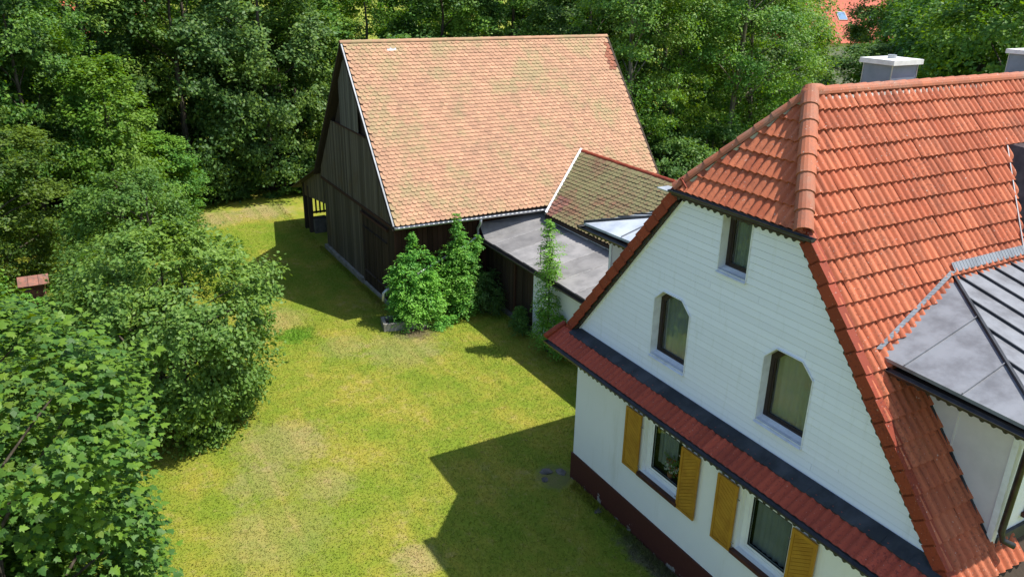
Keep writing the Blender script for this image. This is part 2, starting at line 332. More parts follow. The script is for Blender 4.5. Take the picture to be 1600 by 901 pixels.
# ------------------------------------------------------------------ ground
g = MB(); g.add([(-900, -900, 0), (900, -900, 0), (900, 900, 0), (-900, 900, 0)], [(0, 1, 2, 3)])
go = tag(g.build('lawn', M['lawn']), kind='structure')
def in_lawn(x, y):
    if y > 26 or y < -8: return False
    if x > -.05 and y < .1: return False
    if x > 3.3 and y < 11: return False
    if x > -.1 and y > 10.6: return False
    return True
def grass():
    n = 420000; x = nrs.uniform(-12.5, 3.4, n); y = nrs.uniform(-7, 26, n)
    x[:9000] = -.05-np.abs(nrs.normal(0, .12, 9000)); y[:9000] = nrs.uniform(-6, .0, 9000); x[9000:16000] = -.12-np.abs(nrs.normal(0, .1, 7000)); y[9000:16000] = nrs.uniform(11, 19, 7000)
    keep = np.ones(n, bool); keep &= ~((x > -.02) & (y < .05)); keep &= ~((x > -.05) & (y > 10.6)); keep &= nrs.uniform(0, 1, n) < np.clip(1.15-.03*np.maximum(y-4, 0), .35, 1)
    d = (x+9.2)*math.cos(YAW)+(y+12.9)*math.sin(YAW); r_ = (x+9.2)*math.sin(YAW)-(y+12.9)*math.cos(YAW); dd = d*math.cos(PITCH)+11*math.sin(PITCH)
    keep &= np.abs(r_/dd) < .75; up = (d*math.sin(PITCH)-11*math.cos(PITCH))/dd; keep &= up > -.42
    keep &= np.hypot(x+.35, (y-.2)) > .5
    x = x[keep]; y = y[keep]; n = len(x)
    h = nrs.uniform(.015, .04, n)*(1+1.2*np.exp(-((x+3.6)**2+(y-10.7)**2)/.6)); a = nrs.uniform(0, 6.283, n); wd = nrs.uniform(.006, .014, n)
    edge = np.exp(-np.abs(x+.12)/.12)*(y < .2)+np.exp(-np.abs(x+.22)/.14)*(y > 10.7)+np.exp(-np.abs(x-3.15)/.15)*((y > 1) & (y < 10))*.8; h *= 1+2.2*np.clip(edge, 0, 1)*nrs.uniform(.2, 1.2, n)
    ln = nrs.normal(0, .025, (n, 2)); V = np.zeros((n, 3, 3))
    V[:, 0, 0] = x-np.cos(a)*wd; V[:, 0, 1] = y-np.sin(a)*wd; V[:, 1, 0] = x+np.cos(a)*wd; V[:, 1, 1] = y+np.sin(a)*wd
    V[:, 2, 0] = x+ln[:, 0]; V[:, 2, 1] = y+ln[:, 1]; V[:, 2, 2] = h
    tag(npmesh('grass', V.reshape(-1, 3), 3, M['blade']), kind='stuff')
def npmesh(name, V, k, mt, parent=None, idx=None, local=False):
    """V: verts, polygons of k corners in order (or idx array of loops)"""
    me = bpy.data.meshes.new(name); me.vertices.add(len(V)); me.vertices.foreach_set('co', V.astype(np.float32).ravel())
    L = np.arange(len(V), dtype=np.int32) if idx is None else idx.astype(np.int32).ravel(); npoly = len(L)//k
    me.loops.add(len(L)); me.loops.foreach_set('vertex_index', L); me.polygons.add(npoly)
    me.polygons.foreach_set('loop_start', np.arange(0, len(L), k, dtype=np.int32)); me.polygons.foreach_set('loop_total', np.full(npoly, k, np.int32))
    me.update(calc_edges=True); me.validate(); me.materials.append(mt)
    o = bpy.data.objects.new(name, me); COL.objects.link(o)
    if parent: (attach_local if local else attach)(o, parent)
    return o
grass()

# ------------------------------------------------------------------ house
YC, S, ZR = -4.17, 1.25, 9.36
XV = -.12; XA = 1.25; HL = 12.6
house = empty('house', (6, YC, 0), 'large white house with orange tiled half-hipped roof, yellow shutters and dark red plinth', 'house')
H = house
# walls: ground floor gable wall with two window openings
wins = [(-3.55, -2.40), (-6.20, -5.05)]; WZ0, WZ1 = 1.62, 2.92
w_ = MB(); ys = [-8.35] + [a for ab in sorted(wins) for a in ab] + [0.0]
for i in range(0, len(ys), 2): w_.box(0, .3, ys[i], ys[i+1], .68, 3.62)
for a, b in wins: w_.box(0, .3, a, b, .68, WZ0); w_.box(0, .3, a, b, WZ1, 3.62)
w_.box(.3, HL, -.3, 0, .68, 3.5); w_.box(.3, HL, -8.35, -8.05, .68, 3.5); w_.box(HL-.3, HL, -8.05, -.3, .68, 3.5)
w_.build('wall', M['plaster'], H)
MB().box(-.035, HL+.03, -8.385, .035, -.2, .68).build('plinth', M['plinth'], H)
# interior darkness: floor and back wall so that windows look into rooms
MB().box(.3, HL-.3, -8.05, -.3, .70, .76).box(.3, HL-.3, -8.05, -.3, 3.44, 3.52).box(1.6, 1.65, -8.05, -.3, .76, 3.44).prism([(1.3, YC-3.9, 3.53), (1.3, YC+3.9, 3.53), (1.3, YC, 8.4)], (.05, 0, 0)).build('floor', M['interior'], H)

# upper gable: horizontal boards cut round the openings
openings = []
c5 = [(-2.34, 4.27), (-2.34, 5.42), (-2.57, 5.63), (-3.08, 5.63), (-3.32, 5.41), (-3.32, 4.27)]
openings.append(c5); openings.append([(-5.07, 4.27), (-5.07, 5.42), (-5.29, 5.64), (-5.81, 5.64), (-6.05, 5.42), (-6.05, 4.27)])
openings.append([(-3.83, 6.48), (-3.83, 7.46), (-4.49, 7.46), (-4.49, 6.48)])
def span(poly, z):
    ys_ = []
    for i in range(len(poly)):
        (y0, z0), (y1, z1) = poly[i], poly[(i+1) % len(poly)]
        if abs(z1-z0) < 1e-6: continue
        if min(z0, z1)-1e-6 <= z <= max(z0, z1)+1e-6: ys_.append(y0+(y1-y0)*(z-z0)/(z1-z0))
    return (min(ys_), max(ys_)) if len(ys_) >= 2 else None
def gable_half(z): return (ZR-.30-z)/S
z = 3.84; bi = 0
while z < 7.56:
    z1 = min(z+.124, 7.58); bs = {}; zl, zh = z+.005, z1-.004; joint = YC+rng.uniform(-3, 3)
    brk = sorted({zl, zh} | {pz for op in openings for _, pz in op if zl < pz < zh})
    for za, zb in zip(brk, brk[1:]):
        if zb-za < .004: continue
        e = 1e-4; cuts = []
        for op in openings:
            sa, sb = span(op, za+e), span(op, zb-e)
            if sa and sb and min(pz for _, pz in op) < zb-e and max(pz for _, pz in op) > za+e: cuts.append((sa, sb))
        cuts.sort(key=lambda c: c[0][0])
        la, lb = YC-gable_half(za), YC-gable_half(zb)
        segs = []
        for (sa, sb) in cuts: segs.append((la, lb, sa[0], sb[0])); la, lb = sa[1], sb[1]
        segs.append((la, lb, YC+gable_half(za), YC+gable_half(zb)))
        for si, (p0, p1, q0, q1) in enumerate(segs):
            jy = joint if (q0-p0 > 2.2 and p0+.5 < joint < q0-.5) else None
            if jy is not None:
                b2 = bs.setdefault('j%d' % si, MB()); xa, xb = .018-.010*(zh-za)/.124, .018-.010*(zh-zb)/.124
                b2.add([(xa, jy+.005, za), (xa, q0, za), (xb, q1, zb), (xb, jy+.005, zb), (.05, jy+.005, za), (.05, q0, za), (.05, q1, zb), (.05, jy+.005, zb)], [(0, 3, 2, 1), (4, 5, 6, 7), (0, 1, 5, 4), (1, 2, 6, 5), (2, 3, 7, 6), (3, 0, 4, 7)]); q0 = q1 = jy
            b = bs.setdefault(('l' if si == 0 else 'r' if si == len(segs)-1 else 'm%d' % si) if len(segs) > 1 else 'one', MB()); xa, xb = .018-.010*(zh-za)/.124, .018-.010*(zh-zb)/.124
            b.add([(xa, p0, za), (xa, q0, za), (xb, q1, zb), (xb, p1, zb), (.05, p0, za), (.05, q0, za), (.05, q1, zb), (.05, p1, zb)],
                  [(0, 3, 2, 1), (4, 5, 6, 7), (0, 1, 5, 4), (1, 2, 6, 5), (2, 3, 7, 6), (3, 0, 4, 7)])
    for b in bs.values(): b.build('cladding_board', M['cladding'], H)
    z = z1
# backing behind the boards (dark joints), with the same openings
bk = MB()
zs = sorted({3.6, 7.62} | {pz for op in openings for _, pz in op})
for za, zb in zip(zs, zs[1:]):
    e = 1e-4; cuts = []
    for op in openings:
        if min(pz for _, pz in op) < zb-e and max(pz for _, pz in op) > za+e: cuts.append((span(op, za+e), span(op, zb-e)))
    cuts.sort(key=lambda c: c[0][0]); la, lb = YC-gable_half(za), YC-gable_half(zb); segs = []
    for (sa, sb) in cuts: segs.append((la, lb, sa[0], sb[0])); la, lb = sa[1], sb[1]
    segs.append((la, lb, YC+gable_half(za), YC+gable_half(zb)))
    for (p0, p1, q0, q1) in segs:
        bk.add([(.052, p0, za), (.052, q0, za), (.052, q1, zb), (.052, p1, zb), (.3, p0, za), (.3, q0, za), (.3, q1, zb), (.3, p1, zb)],
               [(0, 3, 2, 1), (4, 5, 6, 7), (0, 1, 5, 4), (1, 2, 6, 5), (2, 3, 7, 6), (3, 0, 4, 7)])
bk.build('gable_wall', M['white_paint'], H)
# thin white corner beads along the rakes
for sg in (-1, 1):
    MB().bar((.0, YC+sg*(gable_half(3.84)-.01), 3.84), (.0, YC+sg*(gable_half(7.56)-.01), 7.56), .03, .045, (1, 0, 0)).build('edge_trim', M['white_paint'], H)

def curtain(y0, y1, z0, z1, x, parent, k=26, amp=.018):
    b = MB(); vs = []; n = 70
    for i in range(n+1):
        u = i/n; y = y0+(y1-y0)*u; dx = amp*math.sin(u*k+.7*math.sin(u*9))*(.7+.3*math.sin(u*5)); vs += [(x+dx, y, z0), (x+dx, y, z1)]
    b.add(vs, [(2*i, 2*i+2, 2*i+3, 2*i+1) for i in range(n)]); return b.build('curtain', M['curtain'], parent, smooth=True)
def ring(poly, inset, x0, x1, b):
    """frame along a convex polygon in the YZ plane (counter-clockwise or not), made of mitred bars"""
    c = Vector((sum(p[0] for p in poly)/len(poly), sum(p[1] for p in poly)/len(poly))); n = len(poly); P = [Vector(p) for p in poly]
    lines = []
    for i in range(n):
        a, d = P[i], (P[(i+1) % n]-P[i]).normalized(); nn = Vector((-d.y, d.x))
        if (c-a).dot(nn) < 0: nn = -nn
        lines.append((a+nn*inset, d))
    Q = []
    for i in range(n):
        (a, d), (a2, d2) = lines[i-1], lines[i]; den = d.x*d2.y-d.y*d2.x; t_ = ((a2-a).x*d2.y-(a2-a).y*d2.x)/den; Q.append(a+d*t_)
    for i in range(n):
        j = (i+1) % n; quad = [P[i], P[j], Q[j], Q[i]]
        b.prism([(x0, q.x, q.y) for q in quad], (x1-x0, 0, 0))
    return [(q.x, q.y) for q in Q]
# upper windows: reveals, sills, brown frames, panes, curtains
for k, op in enumerate(openings):
    zb = min(p[1] for p in op); zt = max(p[1] for p in op); ya = min(p[0] for p in op); yb = max(p[0] for p in op)
    wn = MB(); ring(op, .014, -.012, .20, wn); win = wn.build('window', M['white_metal'], H)
    inner = [(y+(.014 if y < (ya+yb)/2 else -.014), zz_+(.014 if zz_ < (zb+zt)/2 else -.014)) for y, zz_ in op]
    fb = MB(); q = ring(inner, .075, .155, .215, fb); q2 = ring(q, .03, .165, .20, fb); fb.build('frame', M['brown_frame'], win)
    MB().prism([(.180, y, z_) for y, z_ in q2], (.006, 0, 0)).build('pane', M['glass'], win)
    sb = MB(); sb.add([(-.05, ya-.0, zb-.03), (-.05, yb+.0, zb-.03), (.158, yb-.015, zb+.05), (.158, ya+.015, zb+.05), (-.05, ya, zb-.055), (-.05, yb, zb-.055), (.158, yb-.015, zb-.0), (.158, ya+.015, zb-.0)],
                      [(0, 1, 2, 3), (7, 6, 5, 4), (0, 4, 5, 1), (1, 5, 6, 2), (2, 6, 7, 3), (3, 7, 4, 0)]); sb.build('sill', M['white_metal'], win)
    curtain(ya+.1, yb-.1, zb+.08, zt-.03, .26, win, 34)
# ground floor windows
for k, (a, b_) in enumerate(wins):
    rv = MB(); poly = [(a+.002, WZ0), (a+.002, WZ1), (b_-.002, WZ1), (b_-.002, WZ0)]
    win = MB().box(.10, .105, a+.002, a+.05, WZ0, WZ1); win = MB(); q = ring(poly, .10, .11, .19, win); wo = win.build('window', M['white_paint'], H)
    fb = MB(); q2 = ring(q, .055, .125, .175, fb); fb.build('frame', M['white_paint'], wo)
    MB().prism([(.15, y, z_) for y, z_ in q2], (.006, 0, 0)).build('pane', M['glass'], wo)
    gk = MB(); ring(q2, .012, .12, .147, gk); gk.build('gasket', M['black_metal'], wo)
    MB().box(-.10, .11, a-.03, b_+.03, WZ0-.075, WZ0-.002).build('sill', M['sill_brown'], wo)
    if k == 0:
        curtain(q2[0][0]+.3, q2[2][0], WZ0+.25, WZ1, .30, wo, 30)
    else: curtain(q2[0][0], q2[2][0], WZ0+.1, WZ1, .27, wo, 42)
# shutters
def shutter(y0, y1, sgn, plain):
    z0, z1 = 1.53, 2.89; x0 = -.075; fr = MB(); bw = .055
    fr.box(x0, x0+.035, y0, y0+bw, z0, z1).box(x0, x0+.035, y1-bw, y1, z0, z1).box(x0, x0+.035, y0+bw, y1-bw, z0, z0+bw).box(x0, x0+.035, y0+bw, y1-bw, z1-bw, z1)
    fr.box(x0+.022, x0+.034, y0+bw, y1-bw, z0+bw, z1-bw)
    sh = fr.build('shutter', M['yellow'], H)
    ya, yb, za, zb = y0+bw+.004, y1-bw-.004, z0+bw+.004, z1-bw-.004; hw = (yb-ya)
    pitch = .088 if not plain else .075; sl = 0.62*sgn; n = int((zb-za+hw*.62)/pitch)+2; zz0 = za-(hw*.62 if sgn > 0 else 0)
    for i in range(-1, n+2):
        c0 = zz0+i*pitch; g_ = .018 if not plain else .008
        # parallelogram between lines z = c0 + sl*(y-ya) and + pitch, clipped to the panel
        poly = [(ya, c0+g_), (yb, c0+g_+sl*hw), (yb, c0+pitch-g_*.2+sl*hw), (ya, c0+pitch-g_*.2)]
        def clip(pl, zc, keep_above):
            out = []
            for j in range(len(pl)):
                p, q = pl[j], pl[(j+1) % len(pl)]; ip = (p[1] >= zc) == keep_above; iq = (q[1] >= zc) == keep_above
                if ip: out.append(p)
                if ip != iq: t_ = (zc-p[1])/(q[1]-p[1]); out.append((p[0]+(q[0]-p[0])*t_, zc))
            return out
        poly = clip(poly, za, True)
        if len(poly) >= 3: poly = clip(poly, zb, False)
        if len(poly) < 3: continue
        if max(p[1] for p in poly)-min(p[1] for p in poly) < .02: continue
        zc_ = [p for p in poly]; dz = .006 if not plain else .004
        mx = max(zc_, key=lambda p: p[1]-sl*(p[0]-ya))[1]
        b = MB(); front = []
        for (y, z_) in poly:
            u = (z_-sl*(y-ya)-c0)/pitch; front.append((x0+.004+dz*u*2, y, z_))
        nn = len(poly); back = [(x0+.0215, y, z_) for y, z_ in poly]
        b.add(front+back, [tuple(range(nn)), tuple(range(nn, 2*nn))[::-1]]+[(i_, nn+i_, nn+(i_+1) % nn, (i_+1) % nn) for i_ in range(nn)])
        b.build('slat', M['yellow'], sh)
    for zh in (z0+.2, z1-.25):
        yh = y1 if sgn > 0 else y0
        d_ = -1 if sgn > 0 else 1
        yy = (y0 if d_ < 0 else y1)
        MB().box(x0+.012, x0+.026, yy, yy+d_*.06, zh, zh+.016).build('hinge', M['concrete'], sh)
    return sh
for (a, b_) in wins:
    shutter(b_+.05, b_+.54, 1, False); shutter(a-.49, a+.0, -1, True)

# pent roof strip between the storeys
PX0, PZ0, PX1, PZ1 = -.55, 3.50, -.20, 3.72
pent = Pieces('pent_tile', M['pent_tile'], H, smooth=True)
def wave_tile(w, L, rolls=2, amp=.022, lift=.032, thick=.02, ns=7):
    vs = []; xs = []; prof = []
    n = rolls*ns
    for i in range(n+1):
        u = i/n; ph = (u*rolls) % 1.0 if i < n else 1.0
        h = amp*(math.sin(math.pi*min(1, ph/.7))**.8 if ph < .7 else -0.32*math.sin(math.pi*(ph-.7)/.3)); xs.append(u*w); prof.append(h)
    for y, lf in ((0, lift), (L, 0)):
        vs += [(x-w/2, y, lf+h) for x, h in zip(xs, prof)]
    k = n+1
    vs += [(x-w/2, .003, lift+h-thick) for x, h in zip(xs, prof)]; vs += [(x-w/2, 0, lift+h) for x, h in zip(xs, prof)]
    fs = [(i, i+1, k+i+1, k+i) for i in range(n)]+[(2*k+i, 2*k+i+1, 3*k+i+1, 3*k+i) for i in range(n)]
    b = MB(); b.v = vs; b.f = fs; return b
pl = math.hypot(PX1-PX0, PZ1-PZ0)
pt = basemesh(wave_tile(.31, pl+.06, 2, .030, .024, .024), 'pent_tile')
for me_ in (pt[2],): me_.materials.append(M['pent_tile']); me_.shade_smooth()
y = .42
while y > -9.1:
    M_ = frame((PX0, y-.12, PZ0+.01), (0, -1, 0), (PX1-PX0, 0, PZ1-PZ0)); pent.put(pt, M_); y -= .31
pent.done()
pb = MB(); pb.prism([(PX0, .42, PZ0-.02), (.0, .42, 3.80), (.0, .42, 3.62), (PX0+.02, .42, 3.42)], (0, -9.5, 0)); pb.build('pent_deck', M['wood_dark'], H)
fl = MB(); ny = 40
for i in range(ny):   # dressed lead sheet, slightly scalloped
    y0 = .10-i*(8.7/ny); y1 = y0-8.7/ny; o_ = .012*(i % 2)
    fl.add([(-.002, y0, 3.862), (-.002, y1, 3.862), (PX1-.03-o_, y1, PZ1+.035), (PX1-.03-o_, y0, PZ1+.035), (-.002, y0, 3.83), (-.002, y1, 3.83), (PX1-.03-o_, y1, PZ1+.012), (PX1-.03-o_, y0, PZ1+.012)],
           [(0, 1, 2, 3), (7, 6, 5, 4), (0, 4, 5, 1), (1, 5, 6, 2), (2, 6, 7, 3), (3, 7, 4, 0)])
fl.build('flashing', M['flash_dark'], H)
def gutter(a, b, r, mt, parent, name='gutter', n=7, out=None):
    """half-round channel open to the sky"""
    a, b = Vector(a), Vector(b); d = (b-a).normalized(); sd = d.cross(Vector((0, 0, 1))).normalized(); vs = []; k = 0
    for p in (a, b):
        for rr in (r, r*.86):
            for i in range(n+1):
                th = math.pi*i/n; vs.append(p+sd*math.cos(th)*rr-Vector((0, 0, 1))*math.sin(th)*rr)
    m_ = n+1; fs = []
    for i in range(n):
        fs.append((i, i+1, 2*m_+i+1, 2*m_+i)); fs.append((m_+i+1, m_+i, 3*m_+i, 3*m_+i+1))
    for e in (0, 2*m_): fs += [(e+i, e+m_+i, e+m_+i+1, e+i+1) for i in range(n)]
    fs += [(0, 2*m_, 3*m_, m_), (n, m_+n, 3*m_+n, 2*m_+n)]
    # end caps
    fs += [tuple(range(0, m_)), tuple(range(2*m_, 3*m_))[::-1]]
    return MB().add(vs, fs).build(name, mt, parent)
gutter((PX0-.06, .42, 3.52), (PX0-.06, -9.2, 3.52), .065, M['black_metal'], H)
def fringe(a, b, step, size, drop, mt, parent, thick=.02):
    a, b = Vector(a), Vector(b); d = b-a; L = d.length; d.normalize(); mb = MB(); n = int(L/step); nn = Vector((0, 0, 1)).cross(d)
    if nn.length < .1: nn = Vector((1, 0, 0))
    mb.bar(a, b, thick, .035)
    for i in range(n):
        p = a+d*(i+.5)*step; w2 = size/2
        dn = Vector((0, 0, -1)) if abs(d.z) < .3 else Vector((0, d.z, -d.y))*(1 if (Vector((0, d.z, -d.y))).z < 0 else -1)
        pts = [p-d*w2-dn*.0, p+d*w2-dn*.0, p+d*w2+dn*drop*.55, p+d*w2*.3+dn*drop, p-d*w2*.3+dn*drop, p-d*w2+dn*drop*.55]
        nv = d.cross(dn).normalized(); mb.prism([q-nv*thick/2+dn*.012 for q in pts], nv*thick)
    o = mb.build('scalloped_trim', mt, parent); tag(o, kind='stuff'); return o
fringe((PX0-.0, .40, 3.43), (PX0-.0, -9.0, 3.43), .15, .08, .06, M['black_metal'], H)
MB().box(PX0-.01, -.0, -9.0, .38, 3.40, 3.415).build('soffit', M['wood_dark'], H)

# main roof -----------------------------------------------------------
def roofz(y): return ZR-S*abs(y-YC)
TH = .06
deck = MB()
for sg in (-1, 1):   # underlay just below the tiles
    ye = YC+sg*4.95; o_ = .055
    pts = [(XA, YC, ZR-o_), (HL+.1, YC, ZR-o_), (HL+.1, ye, roofz(ye)-o_), (XV+.08, ye, roofz(ye)-o_), (XV+.08, YC+sg*1.38, roofz(YC+1.38)-o_)]
    deck.prism(pts if sg < 0 else pts[::-1], (0, 0, -.12))
hk = (ZR-7.62)/(XA-XV)
deck.prism([(XV, YC+1.37, 7.57), (XV, YC-1.37, 7.57), (XA, YC, ZR-.05)], (0, 0, -.10))
deck.build('roof_deck', M['wood_dark'], H)
TW, TL = .315, .335
tb = wave_tile(TW, TL+.055, 2, .040, .046, .032); tile = basemesh(tb, 'roof_tile'); tile[2].materials.append(M['house_tile']); tile[2].shade_smooth()
tiles = Pieces('roof_tile', M['house_tile'], H, smooth=True)
hipn_near = Vector((0, 0, 0))
apex = Vector((XA, YC, ZR)); hipL = Vector((XV, YC+1.39, 7.62)); hipR = Vector((XV, YC-1.39, 7.62))
def vplane(p, q, keep):   # vertical plane through p,q keeping the side of point keep
    d = (q-p); n = Vector((-d.y, d.x, 0)).normalized()
    if (keep-p).dot(n) < 0: n = -n
    return (p, n)
near_clip = vplane(hipR, apex, Vector((5, YC-3, 0))); far_clip = vplane(hipL, apex, Vector((5, YC+3, 0)))
hipc = [vplane(hipR, apex, Vector((-1, YC, 0))), vplane(hipL, apex, Vector((-1, YC, 0)))]
nrow = 22; Lsl = nrow*TL
sn = math.hypot(1, S)
for sg in (-1, 1):
    up = Vector((0, -sg, S)).normalized(); xd = Vector((-sg, 0, 0)) if sg > 0 else Vector((1, 0, 0))
    for r_ in range(nrow):
        s_top = r_*TL; o_ = apex-up*(s_top+TL+.02)
        ncol = int((HL-XV)/TW)
        for c_ in range(ncol):
            x = XV+.02+TW*(c_+.5); p = Vector((x, o_.y, o_.z))
            # skip tiles wholly under the dormer roofs
            if 1.4 < x < 7 and sg < 0 and roofz(p.y) < 6.1 and x > 1.5: continue
            if 5.6 < x < 8 and sg < 0 and 6.7 < roofz(p.y) < 8.1: continue
            M_ = frame(p, xd, up) @ Matrix.Translation((0, rng.uniform(-.006, .006), rng.uniform(-.002, .006))) @ Matrix.Rotation(rng.uniform(-.010, .010), 4, 'Z') @ Matrix.Rotation(rng.uniform(-.012, .012), 4, 'X'); cl = [near_clip if sg < 0 else far_clip]
            if sg > 0 and x > 8: continue
            tiles.put(tile, M_, [c for c in cl if x < XA+.4])
# hip face
up = Vector((XA-XV, 0, ZR-7.62)).normalized(); Lh = (apex-Vector((XV, YC, 7.62))).length; nr = 7; hl = Lh/ (nr-.35)
for r_ in range(nr):
    o_ = Vector((XV, YC, 7.62))+up*(r_*TL-.03)
    for c_ in range(-6, 6):
        p = o_+Vector((0, -(c_+.5)*TW, 0)); M_ = frame(p, (0, -1, 0), up); tiles.put(tile, M_, hipc)
tiles.done()
# verge tiles
vb = MB(); vb.box(-.005, .135, 0, TL+.05, .0, .03); 
vs = vb.v; vb.v = [(x, y, z+(.048 if y < .01 else .018)) for x, y, z in vs]
fl_ = MB().box(-.022, -.0, 0, TL+.03, -.15, .05); vb.add([(x, y, z+(.03 if y < .01 else 0)) for x, y, z in fl_.v], fl_.f)
vt = basemesh(vb, 'verge_tile'); vt[2].materials.append(M['verge'])
vb2 = MB(); vb2.add([(-x, y, z) for x, y, z in vb.v], [f[::-1] for f in vb.f]); vt2 = basemesh(vb2, 'verge_tile'); vt2[2].materials.append(M['verge'])
verge = Pieces('verge_tile', M['verge'], H)
for sg in (-1, 1):
    up = Vector((0, -sg, S)).normalized()
    for r_ in range(6, nrow):
        o_ = apex-up*(r_*TL+TL+.02); p = Vector((XV, o_.y, o_.z))
        verge.put(vt if sg < 0 else vt2, frame(p, (1, 0, 0) if sg < 0 else (-1, 0, 0), up))
verge.done()
for sg in (-1, 1):
    ya_, yb_ = YC+sg*1.42, YC+sg*4.62
    fringe((XV+.03, ya_, roofz(ya_)-.22), (XV+.03, yb_, roofz(yb_)-.22), .165, .075, .045, M['black_metal'], H, .02)
    MB().bar((XV+.085, ya_, roofz(ya_)-.20), (XV+.085, yb_, roofz(yb_)-.20), .10, .10, (1, 0, 0)).build('bargeboard', M['wood_dark'], H)
# hip and ridge caps
def caps(name, a, b, rad, L, mt, parent, lift=.02):
    a, b = Vector(a), Vector(b); d = (b-a); n = max(1, int(round(d.length/L))); seg = d/n; dn = d.normalized()
    sd = dn.cross(Vector((0, 0, 1))).normalized(); up_ = sd.cross(dn)
    for i in range(n):
        p0 = a+seg*i-dn*.0; p1 = a+seg*(i+1)+dn*.05; vs = []; m_ = 8
        for (p, r1) in ((p0, rad*1.10), (p1, rad*.93)):
            for rr in (r1, r1-.018):
                for j in range(m_+1):
                    th = math.pi*(j/m_); vs.append(p+sd*math.cos(th)*rr+up_*(math.sin(th)*rr*.92-.02))
        k = m_+1; fs = []
        for j in range(m_): fs += [(j, j+1, 2*k+j+1, 2*k+j), (k+j, j+k+1, j+1, j), (k+j+1, k+j, 3*k+j, 3*k+j+1), (2*k+j, 2*k+j+1, 3*k+j+1, 3*k+j)]
        fs += [(0, 2*k, 3*k, k), (m_, k+m_, 3*k+m_, 2*k+m_)]
        o = MB().add(vs, fs).build(name, mt, parent); 
caps('hip_tile', hipR+Vector((-.05, -.02, .03)), apex+Vector((-.05, 0, .02)), .135, .33, M['cap'], H)
caps('hip_tile', hipL+Vector((-.03, .02, .02)), apex+Vector((-.05, 0, .0)), .105, .33, M['cap'], H)
caps('ridge_tile', (HL, YC, ZR-.01), (XA-.1, YC, ZR-.01), .115, .34, M['cap'], H)
mo = MB()
for i in range(70):
    x = XA+.15+i*.16; mo.prism([(x, YC-.145, ZR-.15), (x+.04+.06*rng.random(), YC-.125, ZR-.12), (x+.06, YC-.11, ZR-.08), (x+.01, YC-.11, ZR-.08)], (0, .03, 0))
tag(mo.build('ridge_mortar', M['mortar'], H), kind='stuff')
sphere_b = MB(); sphere_b.tube([apex+Vector((-.16, 0, -.16)), apex+Vector((-.1, 0, -.03)), apex+Vector((0, 0, .02)), apex+Vector((.12, 0, .01)), apex+Vector((.26, 0, -.03))], [.09, .12, .11, .11, .10], 10); sphere_b.build('apex_cap', M['cap'], H, smooth=True)
for sg, hp in ((-1, hipR), (1, hipL)):     # lead strip beside the hip caps
    d = (apex-hp); e = Vector((-.0, -sg*.11, 0)); b = MB()
    b.bar(hp+e+Vector((0, 0, .03)), hp+e*1.0+d*.93+Vector((0, 0, .03)), .04, .05); b.build('hip_flashing', M['galv'], H)
# hip gutter
gutter((XV-.08, YC+1.46, 7.60), (XV-.08, YC-1.62, 7.60), .06, M['black_metal'], H)
MB().box(XV-.06, XV+.16, YC-1.45, YC+1.45, 7.50, 7.56).build('eave_board', M['wood_dark'], H)
fringe((XV-.0, YC+1.40, 7.51), (XV-.0, YC-1.42, 7.51), .15, .08, .06, M['black_metal'], H)
MB().box(XV-.16, XV+.10, YC+1.44, YC+1.72, 7.56, 7.585).build('gutter_end', M['galv'], H)
# tile stub where the far eave meets the pent strip
MB().tube([(-.62, .44, 3.60), (-.30, .44, 3.74), (-.10, .44, 3.82)], [.06, .07, .06], 8).build('end_tile', M['verge'], H, smooth=True)

# chimneys
for (x0, x1, y0, y1) in ((3.70, 4.40, -3.75, -3.16), (8.62, 9.4, -3.55, -2.95)):
    c = MB().box(x0, x1, y0, y1, 8.0, 9.62).build('chimney', M['chimney'], H)
    for (xa, ya) in ((x0, y0), (x1, y0), (x0, y1), (x1, y1)):
        MB().box(xa-.008, xa+.008, ya-.008, ya+.008, 8.0, 9.618).build('corner_trim', M['galv'], c)
    cb = MB(); cb.prism([(x0-.06, y0-.06, 9.625), (x1+.06, y0-.06, 9.625), (x1+.06, y1+.06, 9.625), (x0-.06, y1+.06, 9.625)], (0, 0, .085)); cb.build('chimney_cap', M['cap_white'], c)
    mx_, my_ = (x0+x1)/2, (y0+y1)/2
    MB().tube([(mx_, my_, 9.70), (mx_, my_, 9.77)], .075, 12).build('flue', M['galv'], c)

